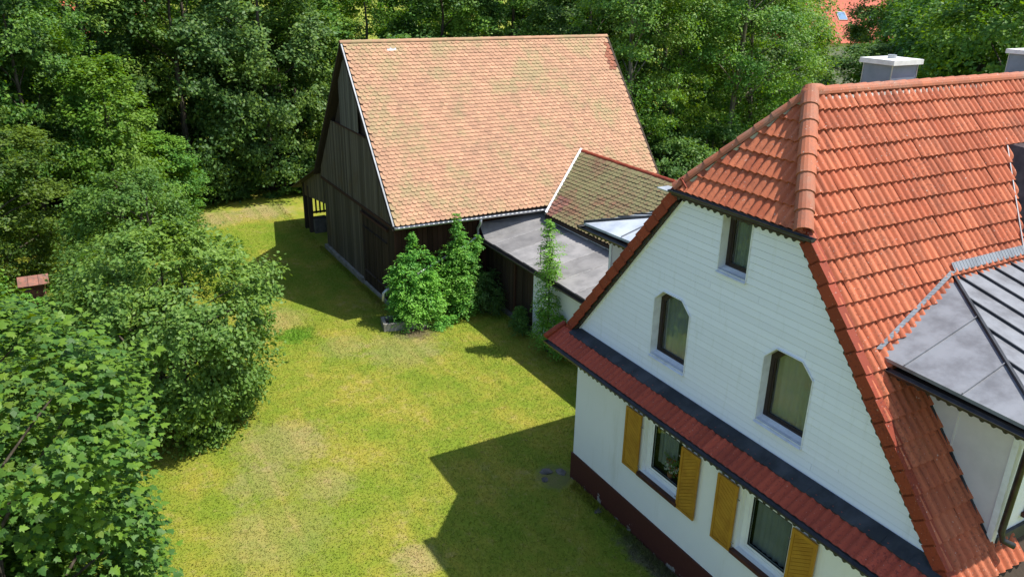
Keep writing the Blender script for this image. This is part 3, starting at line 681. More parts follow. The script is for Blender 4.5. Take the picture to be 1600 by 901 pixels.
# dormers -------------------------------------------------------------
def dormer(sg, mt_roof):
    """sg -1: slope facing the camera; 1: the far slope. y is mirrored about YC"""
    my = (lambda y: y) if sg < 0 else (lambda y: 2*YC-y)
    X0, X1 = .38, 6.6; xw = .90; ZE = 6.02; YE = -9.12 if sg < 0 else -8.95; YW = -8.56; YT, ZT = -6.30, 6.72; XT = 2.58
    if sg > 0: xw = .92; YW = -8.62
    def P(x, y, z): return (x, my(y), z)
    yA = YC-(ZR-ZE-.08)/S  # where the side eave meets the roof
    b = MB(); A = P(X0, yA-.0, ZE+.07); B = P(XT, YT, ZT); C = P(X0, YE, ZE); D = P(X1, YE, ZE); E_ = P(X1, YT, ZT)
    tri = [A, C, B]; quad = [C, D, E_, B]
    b.prism(tri if sg < 0 else tri[::-1], (0, 0, -.05)); b.prism(quad if sg < 0 else quad[::-1], (0, 0, -.05)); r = b.build('dormer', mt_roof, H)
    def seam(p, q, h=.035, w=.022, name='standing_seam', mt=None):
        p, q = Vector(p), Vector(q); up = Vector((0, 0, 1)); MB().bar(p+up*.02, q+up*.02, w, h).build(name, mt or M['flash_dark'], r)
    seam(B, C, .05, .04)
    Av, Bv, Cv = Vector(A), Vector(B), Vector(C)
    for t_ in (.30, .60) if sg < 0 else (.5,):          # seams of the triangular side
        p = Bv.lerp(Cv, t_); # follow the slope (along -x) down to the eave line A-C
        u = (p.y-Av.y)/(Cv.y-Av.y); q = Av.lerp(Cv, u); seam(p, q, .02, .012, mt=M['zinc'])
    k = 1
    while XT+k*.0 < X1 and k < 12:                         # seams of the front slope
        x = X0+k*.46
        if x > X1-.1: break
        if x < XT: t_ = (x-X0)/(XT-X0); top = Cv.lerp(Bv, t_)
        else: top = Vector(P(x, YT, ZT))
        seam(top, P(x, YE, ZE)); k += 1
    # bright ribbed flashing where it meets the tiles
    fb = MB(); n = 16
    def strip(p, q, nseg, off):
        p, q, o2 = Vector(p), Vector(q), Vector(off); fb.prism([p, q, q+o2, p+o2], (0, 0, .014))
        for i in range(nseg):
            a_ = p.lerp(q, (i+.4)/nseg)+Vector((0, 0, .014)); c_ = p.lerp(q, (i+.6)/nseg)+Vector((0, 0, .014)); fb.prism([a_, c_, c_+o2, a_+o2], (0, 0, .007))
    up_ = Vector((0, -sg*-.0, .085)); strip(Vector(A)+up_, Vector(B)+up_, 26, (-.12, -sg*.01, .03)); strip(Vector(B)+up_, Vector(E_)+up_, 50, (0, -sg*.09, .115)); fb.build('flashing', M['zinc_sky'] if sg > 0 else M['strip'], r)
    yb0, yb1 = YC-(ZR-ZE)/S, YW; b_ = MB(); b_.prism([P(xw-.035, yb0, roofz(yb0)-.02), P(xw-.035, yb1, roofz(yb1)-.02), P(xw-.035, yb1, roofz(yb1)+.10), P(xw-.035, yb0, roofz(yb0)+.10)], (.03, 0, 0)); b_.build('step_flashing', M['flash_dark'], r)
    # walls
    ch = MB(); ztop = ZE-.10; yt = YC-(ZR-ztop)/S+.1
    ch.prism([P(xw, yt, ztop), P(xw, YW, ztop), P(xw, YW, roofz(YW)-.12), P(xw, yt+.0, ztop-.05)], (.06, 0, 0)); ch.build('cheek', M['cheek'], r)
    for yy in (-7.15, -7.75):
        zt_, zb_ = ztop, roofz(yy)-.0
        MB().box(xw-.012, xw+.0, my(yy)-.012, my(yy)+.012, zb_, zt_).build('panel_seam', M['cheek'], r)
    MB().box(xw-.02, xw+.09, my(YW)-.03, my(YW)+.05, roofz(YW)-.1, ztop).build('corner_trim', M['white_metal'], r)
    MB().box(xw+.07, X1-.2, my(YW), my(YW+.08), 3.6, ztop).build('front_wall', M['plaster'], r)
    d_ = .0
    gutter((X0-.06, my(yA-.05), ZE-.05), (X0-.06, my(YE-.05), ZE-.09), .06, M['black_metal'], r)
    gutter((X0-.1, my(YE-.06), ZE-.08), (X1, my(YE-.06), ZE-.08), .06, M['black_metal'], r)
    fringe((X0+.02, my(yA-.1), ZE-.10), (X0+.02, my(YE), ZE-.14), .15, .09, .07, M['black_metal'], r)
    so_ = MB(); so_.prism([P(X0, yA-.2, ZE-.085), P(X0, YE, ZE-.085), P(X1, YE, ZE-.085), P(X1, YW+.0, ZE-.085), P(xw, YW, ZE-.085), P(xw, yA-.2, ZE-.085)], (0, 0, .015)); so_.build('soffit', M['wood_dark'], r)
    # downpipe at the corner
    px, py = xw+.02, YW-.10
    if sg < 0: MB().tube([P(X0+.1, YE-.02, ZE-.14), P(X0+.16, YE+.12, ZE-.30), P(px, py-.02, ZE-.55), P(px, py, roofz(YW)+.28), P(px+.02, py-.04, roofz(YW)+.16), P(px+.10, py-.16, roofz(YW)+.12)], .045, 9).build('downpipe', M['black_metal'], r, smooth=True)
    if sg < 0:
        MB().box(1.55, 2.9, YW-.09, YW-.005, 4.12, 4.19).build('sill', M['sill_brown'], r)
        MB().box(1.6, 2.85, YW-.02, YW-.002, 4.2, 5.45).build('window', M['brown_frame'], r)
        MB().box(xw+.1, 6.4, YW-.05, YW-.004, roofz(YW)-.1, roofz(YW)+.12).build('apron', M['flash_dark'], r)
    return r
dormer(-1, M['zinc']); dormer(1, M['zinc_sky'])
# dark clad upper dormer rising through the near slope at the right
ud = MB(); yv = -5.02
ud.add([(5.56, -4.97, 8.34), (4.55, -6.28, 6.74), (5.56, -6.28, 8.24), (9.2, -6.28, 8.24), (9.2, -4.97, 8.34), (9.2, -6.28, 6.6), (4.55, -6.28, 6.6), (5.56, -4.9, 8.0)],
       [(0, 1, 2), (0, 2, 3, 4), (1, 6, 5, 3, 2)]); ud.build('upper_dormer', M['black_metal'], H)
a_, b_ = Vector((5.52, -4.98, 8.44)), Vector((4.48, -6.29, 6.84)); MB().bar(a_-Vector((0, 0, .02)), b_-Vector((0, 0, .02)), .015, .04).build('valley_flashing', M['strip'], H)

# flowers inside the first window
fp = empty('flower_pot', (.20, -3.0, 1.63), 'pot of red and white flowers inside the ground floor window nearest the corner', 'flower pot')
MB().tube([(.235, -3.0, WZ0+.11), (.235, -3.0, WZ0+.25)], [.045, .06], 10).build('pot', M['terracotta'], fp)
for mtn, cnt in (('red_flower', 16), ('white_flower', 20)):
    b = MB()
    for i in range(cnt):
        c = Vector((.235+rng.uniform(-.03, .03), -3.0+rng.uniform(-.2, .2), WZ0+.30+rng.uniform(-.03, .38 if mtn[0] == 'r' else .16)))
        for j in range(5):
            a = 2*math.pi*j/5; u = Vector((-.2, math.cos(a), math.sin(a)))*.026; v = Vector((-.2, math.cos(a+.6), math.sin(a+.6)))*.026; b.add([c, c+u, c+(u+v)*.62, c+v], [(0, 1, 2, 3)])
    b.build('blossom', M[mtn], fp)
b = MB()
for i in range(90):
    c = Vector((.25+rng.uniform(-.03, .03), -3.0+rng.uniform(-.2, .2), WZ0+.22+rng.uniform(0, .4))); a = rng.random()*6.28; u = Vector((.1, math.cos(a), math.sin(a)))*.06; v = Vector((-.3, -math.sin(a), math.cos(a)))*.02; b.add([c, c+u*.5+v, c+u, c+u*.5-v], [(0, 1, 2, 3)])
b.build('foliage', M['leaf_dark'], fp)
#@@PART2
# ------------------------------------------------------------------ barn
BY, BZ, BE_Y, BE_Z = 14.73, 8.67, 10.37, 3.28
BS = (BZ-BE_Z)/(BY-BE_Y); BX0, BX1 = -.2, 11.0
barn = empty('barn', (5.4, BY, 0), 'tall old barn with dark weathered timber walls and steep faded salmon tile roof', 'barn')
B = barn
def bz(y): return BZ-BS*abs(y-BY)
WN, WF = 10.78, 18.68
b = MB(); b.box(.06, 10.7, WN+.04, WF-.04, 0, 3.1); b.prism([(.06, WN+.04, 3.1), (.06, WF-.04, 3.1), (.06, BY, bz(BY)-.25)], (10.6, 0, 0)); b.build('wall', M['wood_dark'], B)
b = MB(); b.box(-.10, .10, 14.1, WF+.05, -.1, .20).box(-.06, 10.7, WN-.06, WN+.1, -.1, .16).box(-.04, .1, WN, 14.1, -.1, .10); b.build('plinth', M['concrete'], B)
def vplanks(y0, y1, z0f, z1f, x, w_, mt, name='wall_plank', th=.025, parent=B, axis='y'):
    y = y0
    while y < y1-.02:
        e = min(y+w_, y1); bb = MB(); dx = rng.uniform(-.004, .006); gp = .008
        za, zb_ = z0f((y+e)/2), None
        p = [(y+gp, z0f(y)), (e-gp, z0f(e)), (e-gp, z1f(e)), (y+gp, z1f(y))]
        if p[3][1]-p[0][1] > .03 or p[2][1]-p[1][1] > .03:
            if axis == 'y': bb.prism([(x+dx, a, c) for a, c in p][::-1], (-th, 0, 0))
            else: bb.prism([(a, x+dx, c) for a, c in p], (0, -th, 0))
            bb.build(name, mt, parent)
        y = e
soff = .24
vplanks(WN+3.0, WF-3.0, lambda y: 5.72, lambda y: bz(y)-soff, -.055, .125, M['plank_grey'])
vplanks(WN-.05, WF+.05, lambda y: 3.12, lambda y: min(5.66, bz(y)-soff), -.02, .125, M['plank_mid'])
vplanks(14.15, WF, lambda y: .2, lambda y: 3.02, .045, .135, M['plank_mid'])
vplanks(WN, 11.55, lambda y: .1, lambda y: 3.02, .065, .135, M['plank_dark'])
MB().bar((-.07, WN+2.35, 5.69), (-.07, WF-2.35, 5.69), .05, .06, (1, 0, 0)).build('weather_board', M['plank_brown'], B)
MB().bar((-.03, WN-.05, 3.08), (-.03, WF+.05, 3.08), .10, .09, (1, 0, 0)).build('sill_beam', M['plank_brown'], B)
for (ya, yb) in ((11.6, 12.82), (12.85, 14.08)):
    d = MB().box(.062, .085, ya, yb, .12, 2.72).build('door', M['plank_dark'], B)
    vplanks(ya, yb, lambda y: .12, lambda y: 2.72, .062, .15, M['plank_dark'], 'plank', .022, d)
    for zb in (.6, 2.3): MB().bar((.03, ya+.05, zb), (.03, yb-.05, zb), .03, .10, (1, 0, 0)).build('door_brace', M['wood_dark'], d)
MB().bar((.02, 11.5, 2.80), (.02, 14.15, 2.80), .08, .12, (1, 0, 0)).build('lintel', M['plank_brown'], B)
MB().box(-.0, .06, 14.06, 14.15, .1, 3.04).build('door_post', M['plank_mid'], B)
vplanks(.02, 10.6, lambda y: .16, lambda y: 3.05, WN+.03, .19, M['plank_brown'], axis='x')
MB().box(-.03, .05, WN-.02, WN+.06, .1, 3.1).build('corner_post', M['plank_brown'], B)
# roof
bd = MB()
for sg in (-1, 1):
    ye = BY+sg*(BY-BE_Y-.02); pts = [(BX0+.03, BY, BZ-.05), (BX1, BY, BZ-.05), (BX1, ye, bz(ye)-.05), (BX0+.03, ye, bz(ye)-.05)]
    bd.prism(pts if sg < 0 else pts[::-1], (0, 0, -.11))
bd.build('roof_deck', M['wood_dark'], B)
def biber(w_, L, th=.014, lift=.026, nb=6):
    a = [(-w_*.485, L), (w_*.485, L)]; arc = [(w_*.485*math.cos(math.pi*i/nb), w_*.33*(1-math.sin(math.pi*i/nb))) for i in range(nb+1)]
    top = a[::-1]; top = [(-w_*.485, L)]+[(w_*.485, L)][:0]
    ring_ = [(-w_*.485, L)] + [(-x, y) for x, y in arc] + [(w_*.485, L)]
    def zf(y): return lift*(1-y/L)+.004
    vs = [(x, y, zf(y)+th) for x, y in ring_]+[(x, y, zf(y)) for x, y in ring_[1:-1]]
    n = len(ring_); fs = [tuple(range(n))]; k = n-2
    fs += [(i+1, n+i, n+i+1, i+2) for i in range(k-1)]
    return MB().add(vs, fs)
BW, BL_ = .178, .141
bt = basemesh(biber(BW, .27, .018, .042), 'roof_tile'); bt[2].materials.append(M['barn_tile'])
bp = Pieces('roof_tile', M['barn_tile'], B, restname='roof_tile_field')
up = Vector((0, 1, BS)).normalized(); Lb = math.hypot(BY-BE_Y, BZ-BE_Z); nrb = int(Lb/BL_)
red = MB()
for r_ in range(nrb):
    o_ = Vector((0, BE_Y, BE_Z))+up*(r_*BL_-.02)
    for c_ in range(int((BX1-BX0)/BW)):
        x = BX0+.04+BW*(c_+.5+(.5 if r_ % 2 else 0)); 
        if x > BX1: continue
        if (x-7.8)*.62 > -(Vector((0, o_.y, o_.z))-Vector((0, 11.63, 4.85))).z-.9 and o_.z < 4.6 and x > 6.2 and (4.85-.76*abs(x-7.8)) > o_.z+.25: continue
        M_ = frame((x+rng.uniform(-.006, .006), o_.y, o_.z+rng.uniform(-.004, .006)), (1, 0, 0), up) @ Matrix.Rotation(rng.uniform(-.02, .02), 4, 'Z')
        if 7.35 < o_.z < 8.35 and x > 10.5+.35*abs(o_.z-7.6): red.add([M_ @ Vector(v)+Vector((0, 0, .001)) for v in bt[0]], bt[1]); continue
        bp.put(bt, M_)
bp.done()
tag(red.build('red_tile_patch', M['barn_red'], B), 'darker red replacement tiles near the right verge', kind='stuff')
far = MB(); up2 = Vector((0, -1, BS)).normalized(); big = biber(BW*2, .5, lift=.03)
for r_ in range(0, nrb-3, 2):
    o_ = Vector((0, 2*BY-BE_Y, BE_Z))+up2*(r_*BL_)
    for c_ in range(int((BX1-BX0)/(BW*2))):
        M_ = frame((BX0+.1+BW*2*(c_+.5+(.5 if r_ % 4 else 0)), o_.y, o_.z), (-1, 0, 0), up2); far.add([M_ @ Vector(v) for v in big.v], big.f)
tag(far.build('far_slope_tiles', M['barn_tile'], B), kind='stuff')
caps('ridge_tile', (BX1+.02, BY, BZ+.01), (BX0, BY, BZ+.01), .10, .365, M['barn_tile'], B)
for sg in (-1, 1):
    MB().bar((BX0-.01, BY+sg*.02, BZ+.015), (BX0-.01, BY+sg*(BY-BE_Y), BE_Z+.01), .03, .05, (1, 0, 0)).build('verge_strip', M['strip'] if sg < 0 else M['wood_dark'], B)
    MB().bar((BX0+.03, BY+sg*.05, BZ-.14), (BX0+.03, BY+sg*(BY-BE_Y), BE_Z-.14), .03, .16, (1, 0, 0)).build('bargeboard', M['wood_dark'], B)
MB().bar((BX1+.02, BY-.02, BZ+.01), (BX1+.02, BE_Y, BE_Z+.01), .04, .09, (1, 0, 0)).build('verge_strip', M['wood_dark'], B)
gutter((BX0, BE_Y-.07, BE_Z-.02), (6.1, BE_Y-.07, BE_Z-.10), .075, M['galv'], B)
MB().tube([(2.95, BE_Y-.07, BE_Z-.12), (2.95, BE_Y-.05, BE_Z-.28), (3.02, WN-.12, BE_Z-.55), (3.02, WN-.12, 2.45), (2.6, 10.55, 2.25), (.0, 10.35, 1.30), (-.60, 10.22, 1.20), (-.72, 10.2, 1.12), (-.73, 10.2, .84)],
          .05, 9).build('downpipe', M['galv'], B, smooth=True)
# grey slate repair near the ridge
pr = Vector((1.55, BY-.18, BZ-.18*BS)); M_ = frame(pr-up*.12, (1, 0, 0), up); bb = MB(); bb.obox(M_, -.17, .17, 0, .15, .040, .052); bb.build('repair_tile', M['zinc'], B)
# lean-to on the far side
lt = MB(); pts = [(-.12, 19.0, 3.42), (-.12, 23.0, 1.72), (6.0, 23.0, 1.72), (6.0, 19.0, 3.42)]; lt.prism(pts, (0, 0, -.07)); lt.build('lean_to_roof', M['bitumen_dark'], B)
MB().bar((-.15, 18.9, 3.40), (-.15, 23.05, 1.68), .04, .14, (1, 0, 0)).build('bargeboard', M['wood_dark'], B)
vplanks(18.72, 21.95, lambda y: 1.55+.12*(22-y), lambda y: 3.33-(y-19.0)*.425, .05, .16, M['plank_mid'])
for (x, y) in ((.08, 21.9), (.08, 21.2), (3.0, 22.0), (5.9, 22.0)): MB().box(x-.09, x+.09, y-.09, y+.09, 0, 2.12).build('post', M['wood_dark'], B)
MB().box(.02, 6, 21.94, 22.06, 1.98, 2.10).build('beam', M['wood_dark'], B); MB().box(.3, 6, 21.96, 22.04, .62, .70).build('rail', M['wood_dark'], B)
for i in range(32):
    x = .32+i*.18; MB().box(x, x+.075, 21.90, 21.93, .62, 2.0).build('slat', M['plank_mid'], B)
MB().box(.15, .8, 20.9, 21.5, 0, .62).build('stone_block', M['stone'], B)

# ------------------------------------------------------------------ link building with the mossy roof
LX, LZ, LEX, LEZ = 7.85, 4.85, 5.45, 3.05
LS = (LZ-LEZ)/(LX-LEX)
linkb = empty('link_building', (8, 6, 0), 'low building with mossy green tile roof between barn and white house', 'outbuilding')
K = linkb
MB().box(5.6, 10.1, .7, 10.75, 0, 3.0).build('wall', M['plaster'], K)
MB().prism([(5.6, .7, 3.0), (10.1, .7, 3.0), (LX, .7, LZ-.2)][::-1], (0, 10.2, 0)).build('gable_core', M['wood_dark'], K)
def yroof(z): return BE_Y+(z-BE_Z)/BS     # y where the barn roof has height z
d = MB()
for sg in (-1, 1):
    ex = LX+sg*(LX-LEX); pts = [(LX, .6, LZ-.05), (ex, .6, LEZ-.05), (ex, yroof(LEZ)-.02, LEZ-.05), (LX, yroof(LZ)+.02, LZ-.05)]
    d.prism(pts[::-1] if sg < 0 else pts, (0, 0, -.1))
d.build('roof_deck', M['wood_dark'], K)
up = Vector((LX-LEX, 0, LZ-LEZ)).normalized(); LL = math.hypot(LX-LEX, LZ-LEZ)
kt = basemesh(biber(.185, .27, th=.02, lift=.036), 'roof_tile'); kt[2].materials.append(M['link_tile']); kp = Pieces('roof_tile', M['link_tile'], K)
pa = Vector((LX, yroof(LZ), LZ)); pb_ = Vector((LEX, yroof(LEZ), LEZ)); clipk = vplane(pb_, pa, Vector((LX-1, 2, 0)))
nk = int(LL/.15); krow = MB()
for r_ in range(nk):
    o_ = Vector((LEX, 0, LEZ))+up*(r_*.152-.02)
    for c_ in range(62):
        y = 11.8-.185*(c_+(.5 if r_ % 2 else 0))
        if y < .6: continue
        M_ = frame((o_.x+rng.uniform(-.006, .006), y, o_.z+rng.uniform(-.003, .008)), (0, -1, 0), up) @ Matrix.Rotation(rng.uniform(-.035, .035), 4, 'Z')
        tgt = (clipk[0]-Vector((0, .08, 0)), clipk[1])
        if y > 9.3+.35*rng.random() and r_ < 6: 
            vs_ = [M_ @ Vector(v) for v in kt[0]]
            if min((v-tgt[0]).dot(tgt[1]) for v in vs_) >= 0: krow.add(vs_, kt[1]); continue
        kp.put(kt, M_, [tgt])
kp.done(); tag(krow.build('red_tile_patch', M['pillar_tile'], K), 'plain red tiles at the lower corner beside the barn', kind='stuff')
bk2 = MB(); upk = Vector((-(LX-LEX), 0, LZ-LEZ)).normalized(); bigk = biber(.37, .5)
for r_ in range(0, nk-3, 2):
    o_ = Vector((2*LX-LEX, 0, LEZ))+upk*(r_*.152)
    for c_ in range(30):
        y = .8+.37*c_
        if y > yroof(o_.z)-.1: continue
        M_ = frame((o_.x, y, o_.z), (0, 1, 0), upk); bk2.add([M_ @ Vector(v) for v in bigk.v], bigk.f)
tag(bk2.build('far_slope_tiles', M['link_tile'], K), kind='stuff')
caps('ridge_tile', (LX, .6, LZ+.0), (LX, yroof(LZ)-.05, LZ+.0), .085, .36, M['verge'], K)
MB().bar(pb_+Vector((-.0, -.10, .07)), pa+Vector((0, -.10, .07)), .12, .02, (0, -BS, 1)).build('verge_flashing', M['white_metal'], K)
MB().prism([(LX-.25, 1.0, LZ+.02), (LX+.35, 1.0, LZ+.02), (LX+.35, 6.6, LZ+.10), (LX-.05, 6.6, LZ+.14)], (0, 0, .01)) if False else None

# ------------------------------------------------------------------ flat roofed shed
shed = empty('shed', (4.3, 6, 0), 'flat roofed shed with grey felt roof, walls half dark timber half cream plaster', 'shed')
Sd = shed
MB().box(3.36, 5.6, .55, 7.42, .0, 2.24).build('masonry_wall', M['plaster'], Sd)
MB().box(3.40, 5.6, 7.42, 10.7, 0, 2.24).build('wall_core', M['wood_dark'], Sd)
vplanks(7.45, 10.72, lambda y: .18, lambda y: 2.24, 3.40, .17, M['plank_dark'], parent=Sd)
MB().box(3.30, 3.5, 7.42, 10.7, -.1, .18).build('plinth', M['stone'], Sd)
MB().box(3.31, 3.36, 8.52, 8.62, .1, 2.24).build('door_post', M['plank_brown'], Sd)
def fz(x): return 2.40+(x-3.1)*.148
FX1 = 5.62
MB().prism([(3.12, .55, 2.28), (FX1, .55, fz(FX1)-.12), (FX1, .55, fz(FX1)-.008), (3.12, .55, fz(3.12)-.008)], (0, 10.2, 0)).build('roof_slab', M['bitumen_dark'], Sd)
y = 10.62; i = 0
while y > .7:
    y1 = y-1.0; dz = .006*(i % 2)
    xx = [3.09, 3.7, 4.3, 4.9, FX1]; s_ = MB(); vs = []
    for yy in (y+.05, y1-.03):
        for x in xx: vs.append((x, yy, fz(x)+dz+.002+(.020 if yy > y else 0)+rng.uniform(0, .004)))
    s_.add(vs, [(q+5, q+6, q+1, q) for q in range(4)]); 
    s_.add([(3.09, y+.05, fz(3.09)+dz), (3.09, y1-.03, fz(3.09)+dz), (3.075, y1-.03, fz(3.09)-.12), (3.075, y+.05, fz(3.09)-.12)], [(0, 1, 2, 3)])
    f_ = s_.build('felt_sheet', M['bitumen'], Sd)
    for q in range(4):
        a_, b_ = vs[q], vs[q+1]; MB().bar((a_[0], a_[1]-.012, a_[2]+.004), (b_[0], b_[1]-.012, b_[2]+.004), .018, .006).build('seam', M['seam'], f_)
    y = y1; i += 1
gutter((3.03, 10.72, 2.36), (3.03, .6, 2.30), .065, M['black_metal'], Sd)
MB().box(3.06, 3.10, .6, 10.7, 2.22, 2.40).build('fascia', M['black_metal'], Sd)
uf = MB(); uf.prism([(3.1, 10.30, fz(3.1)+.02), (FX1+.2, 10.05, fz(FX1)+.03), (FX1+.2, 10.5, fz(FX1)+.25), (3.1, 10.74, 2.86)], (0, .03, .012)); uf.build('upstand', M['bitumen'], Sd)
MB().tube([(3.42, 7.15, 2.43), (3.42, 7.15, 3.10)], .012, 6).build('vent_rod', M['black_metal'], Sd)

# ------------------------------------------------------------------ small things on the lawn
tr = empty('stone_trough', (-.45, 9.95, 0), 'low rectangular stone trough of dark soil on the lawn before the barn bushes', 'planter')
a0 = R(-12)
Mt = Matrix.Translation((-.35, 9.85, 0)) @ Matrix.Rotation(a0, 4, 'Z')
def ob(x0, x1, y0, y1, z0, z1, name, mt, par): b = MB(); b.obox(Mt, x0, x1, y0, y1, z0, z1); return b.build(name, mt, par)
ob(-.55, .55, -.34, -.24, 0, .26, 'side', M['concrete'], tr); ob(-.55, .55, .24, .34, 0, .26, 'side', M['concrete'], tr); ob(-.55, -.45, -.237, .237, 0, .258, 'end', M['concrete'], tr); ob(.45, .55, -.237, .237, 0, .258, 'end', M['concrete'], tr)
ob(-.447, .447, -.237, .237, 0, .17, 'soil', M['soil'], tr)
def rock(name, loc, s, mt, label, cat, group=None, seed=0):
    r_ = random.Random(seed); bm = bmesh.new(); bmesh.ops.create_icosphere(bm, subdivisions=2, radius=1)
    for v in bm.verts: k = 1+r_.uniform(-.22, .18); v.co = Vector((v.co.x*s[0]*k, v.co.y*s[1]*k, max(-.3, v.co.z)*s[2]*k))
    me = bpy.data.meshes.new(name); bm.to_mesh(me); bm.free(); me.materials.append(mt); o = bpy.data.objects.new(name, me); COL.objects.link(o); o.location = loc; o.rotation_euler.z = r_.uniform(0, 6)
    return tag(o, label, cat, group)
rock('stone', (.32, 9.35, .05), (.22, .17, .14), M['stone'], 'rough grey stone lying beside the stone trough under the bushes', 'stone', seed=2)
for i, (x, y, s_, lb) in enumerate([(-.42, .45, .12, 'flat grey stone half sunk in bare soil at the house corner'), (-.12, .28, .11, 'small grey stone touching the dark red plinth at the house corner'), (-.17, -1.35, .10, 'grey stone against the plinth below the first shutter'), (-.12, -1.9, .07, 'small loose stone by the plinth below the first window sill'), (-.62, .2, .08, 'tiny stone on bare soil farthest from the house corner')]):
    rock('stone', (x, y, .0), (s_*1.4, s_, s_*.45), M['stone'], lb, 'stone', 'stones along the house plinth', 10+i)
# brick gate pillar with tiled top, left among the trees
pl_ = empty('gate_pillar', (-10.6, 13.6, 0), 'brick pillar with small red tiled cap among trees at the left edge', 'pillar')
PX, PY, PH = -10.55, 13.6, 2.05
rows = 27
for r_ in range(rows):
    z0 = r_*.076
    for side in range(4):
        for k in range(2):
            L_ = .245 if (r_+k) % 2 else .115
            a = math.pi/2*side; Mx = Matrix.Translation((PX, PY, 0)) @ Matrix.Rotation(a, 4, 'Z')
            u0 = -.25+k*(.25 if True else 0)+(.0 if r_ % 2 else .0); b = MB(); off = .125*(r_ % 2)
            x0 = -.25+k*.25+(.125 if (r_ % 2 and k == 0) else 0); x1 = x0+.24-(.125 if (r_ % 2 and k == 0) else 0)
            b.obox(Mx, x0, x1, -.262, -.15, z0+.006, z0+.07); b.build('brick', M['brick'], pl_)
MB().box(PX-.25, PX+.25, PY-.25, PY+.25, 0, PH).build('mortar_core', M['stone'], pl_)
for sg in (-1, 1):
    for r_ in range(2):
        for k in range(3):
            up3 = Vector((0, -sg, .45)).normalized(); o_ = Vector((PX+(-.25+.25*k)*1.1, PY+sg*(.40-.19*r_), PH+.02+.085*r_)); M_ = frame(o_, (-sg if sg > 0 else 1, 0, 0), up3)
            b = MB(); b.obox(M_, -.132, .132, 0, .24, .0, .025); b.build('cap_tile', M['pillar_tile'], pl_)
MB().prism([(PX-.36, PY-.36, PH), (PX-.36, PY+.36, PH), (PX-.36, PY, PH+.155)][::-1], (.72, 0, 0)).build('cap', M['mortar'], pl_)

# far house beyond the trees
def far_house(x, y, rz, L, W, hz, rz_, label, sky_=True):
    h = empty('far_house', (x, y, 0), label, 'house', 'houses beyond the trees', rz)
    MB().box(-L/2, L/2, -W/2, W/2, 0, hz).build('wall', M['far_wall'], h, True)
    b = MB(); b.prism([(-L/2-.4, -W/2-.5, hz-.2), (-L/2-.4, W/2+.5, hz-.2), (-L/2-.4, 0, rz_)][::-1], (L+.8, 0, 0)); b.build('roof', M['far_roof'], h, True)
    sl_ = Vector((0, W/2+.5, rz_-hz+.2)); n_ = int(sl_.length/.35)
    rows_ = MB(); upv = sl_.normalized()
    for i in range(n_):
        o_ = Vector((0, -W/2-.5, hz-.2))+upv*i*.35; rows_.obox(frame(o_, (1, 0, 0), upv), -L/2-.4, L/2+.4, 0, .36, .01+.0, .05)
    tag(rows_.build('roof_tile_rows', M['far_roof'], h, True), kind='stuff')
    if sky_:
        for xs in (-2.5, 1.0):
            o_ = Vector((xs, 0, rz_))-upv*(sl_.length*.55); M_ = frame(o_, (1, 0, 0), upv)
            b = MB(); b.obox(M_, -.5, .5, 0, 1.2, .05, .12); wn = b.build('window', M['brown_frame'], h, True)
            b = MB(); b.obox(M_, -.42, .42, .08, 1.12, .121, .13); b.build('pane', M['sky_pane'], wn, True)
    return h
M['sky_pane'] = simple('sky_pane', (.10, .20, .36), .12, .1, 2, spec=.9, metal=.6, b=0)
far_house(67, 47.5, R(-20), 14, 10, 5.2, 9.6, 'distant house with bright red roof and blue skylight above the chimney')
far_house(-7, 70, R(-8), 13, 9, 4.4, 8.3, 'distant red roofed house glimpsed through the treetops at top left')

# ------------------------------------------------------------------ trees
def leafquads(c, nrm, size, asp=.6, fold=.25, droop=None):
    """c centres (n,3), nrm normals (n,3), size (n,): folded rhombus leaves, two triangles sharing the midrib"""
    n = len(c); nrm = nrm/np.linalg.norm(nrm, axis=1, keepdims=True)
    t_ = nrs.normal(0, 1, (n, 3)); 
    if droop is not None: t_ += droop
    t_ -= nrm*(t_*nrm).sum(1, keepdims=True); t_ /= np.linalg.norm(t_, axis=1, keepdims=True); s = np.cross(nrm, t_)
    sz = size[:, None]; V = np.empty((n, 4, 3))
    V[:, 0] = c-t_*sz*.5; V[:, 2] = c+t_*sz*.5; mid = c+t_*sz*.05; V[:, 1] = mid+s*sz*asp*.5+nrm*sz*fold*.3; V[:, 3] = mid-s*sz*asp*.5+nrm*sz*fold*.3
    idx = (np.arange(n)[:, None]*4+np.array([0, 1, 2, 0, 2, 3])[None]).ravel()
    return V.reshape(-1, 3), idx
def clumps(n, shape, seed, lobes=7, inner=.25, rough=.22, floor=.3):
    """clump centres on a lumpy shell; shape(z01)->radius factor"""
    rs = np.random.RandomState(seed); out = []
    lob = [(rs.uniform(0, 6.28), rs.uniform(.05, .95), rs.uniform(.5, 1)) for _ in range(lobes)]
    while len(out) < n:
        z = rs.uniform(0, 1); th = rs.uniform(0, 6.2832); r0 = shape(z)
        l = 1+rough*sum(a*math.exp(-(((th-t_+3.14159) % 6.28318-3.14159)**2)/.35-((z-zz_)**2)/.02) for t_, zz_, a in lob)-rough*.35
        rad = r0*l*(1-rs.uniform(0, 1)**2*(.62 if rs.rand() < inner else .18))
        out.append((rad*math.cos(th), rad*math.sin(th), z, th))
    return np.array(out)
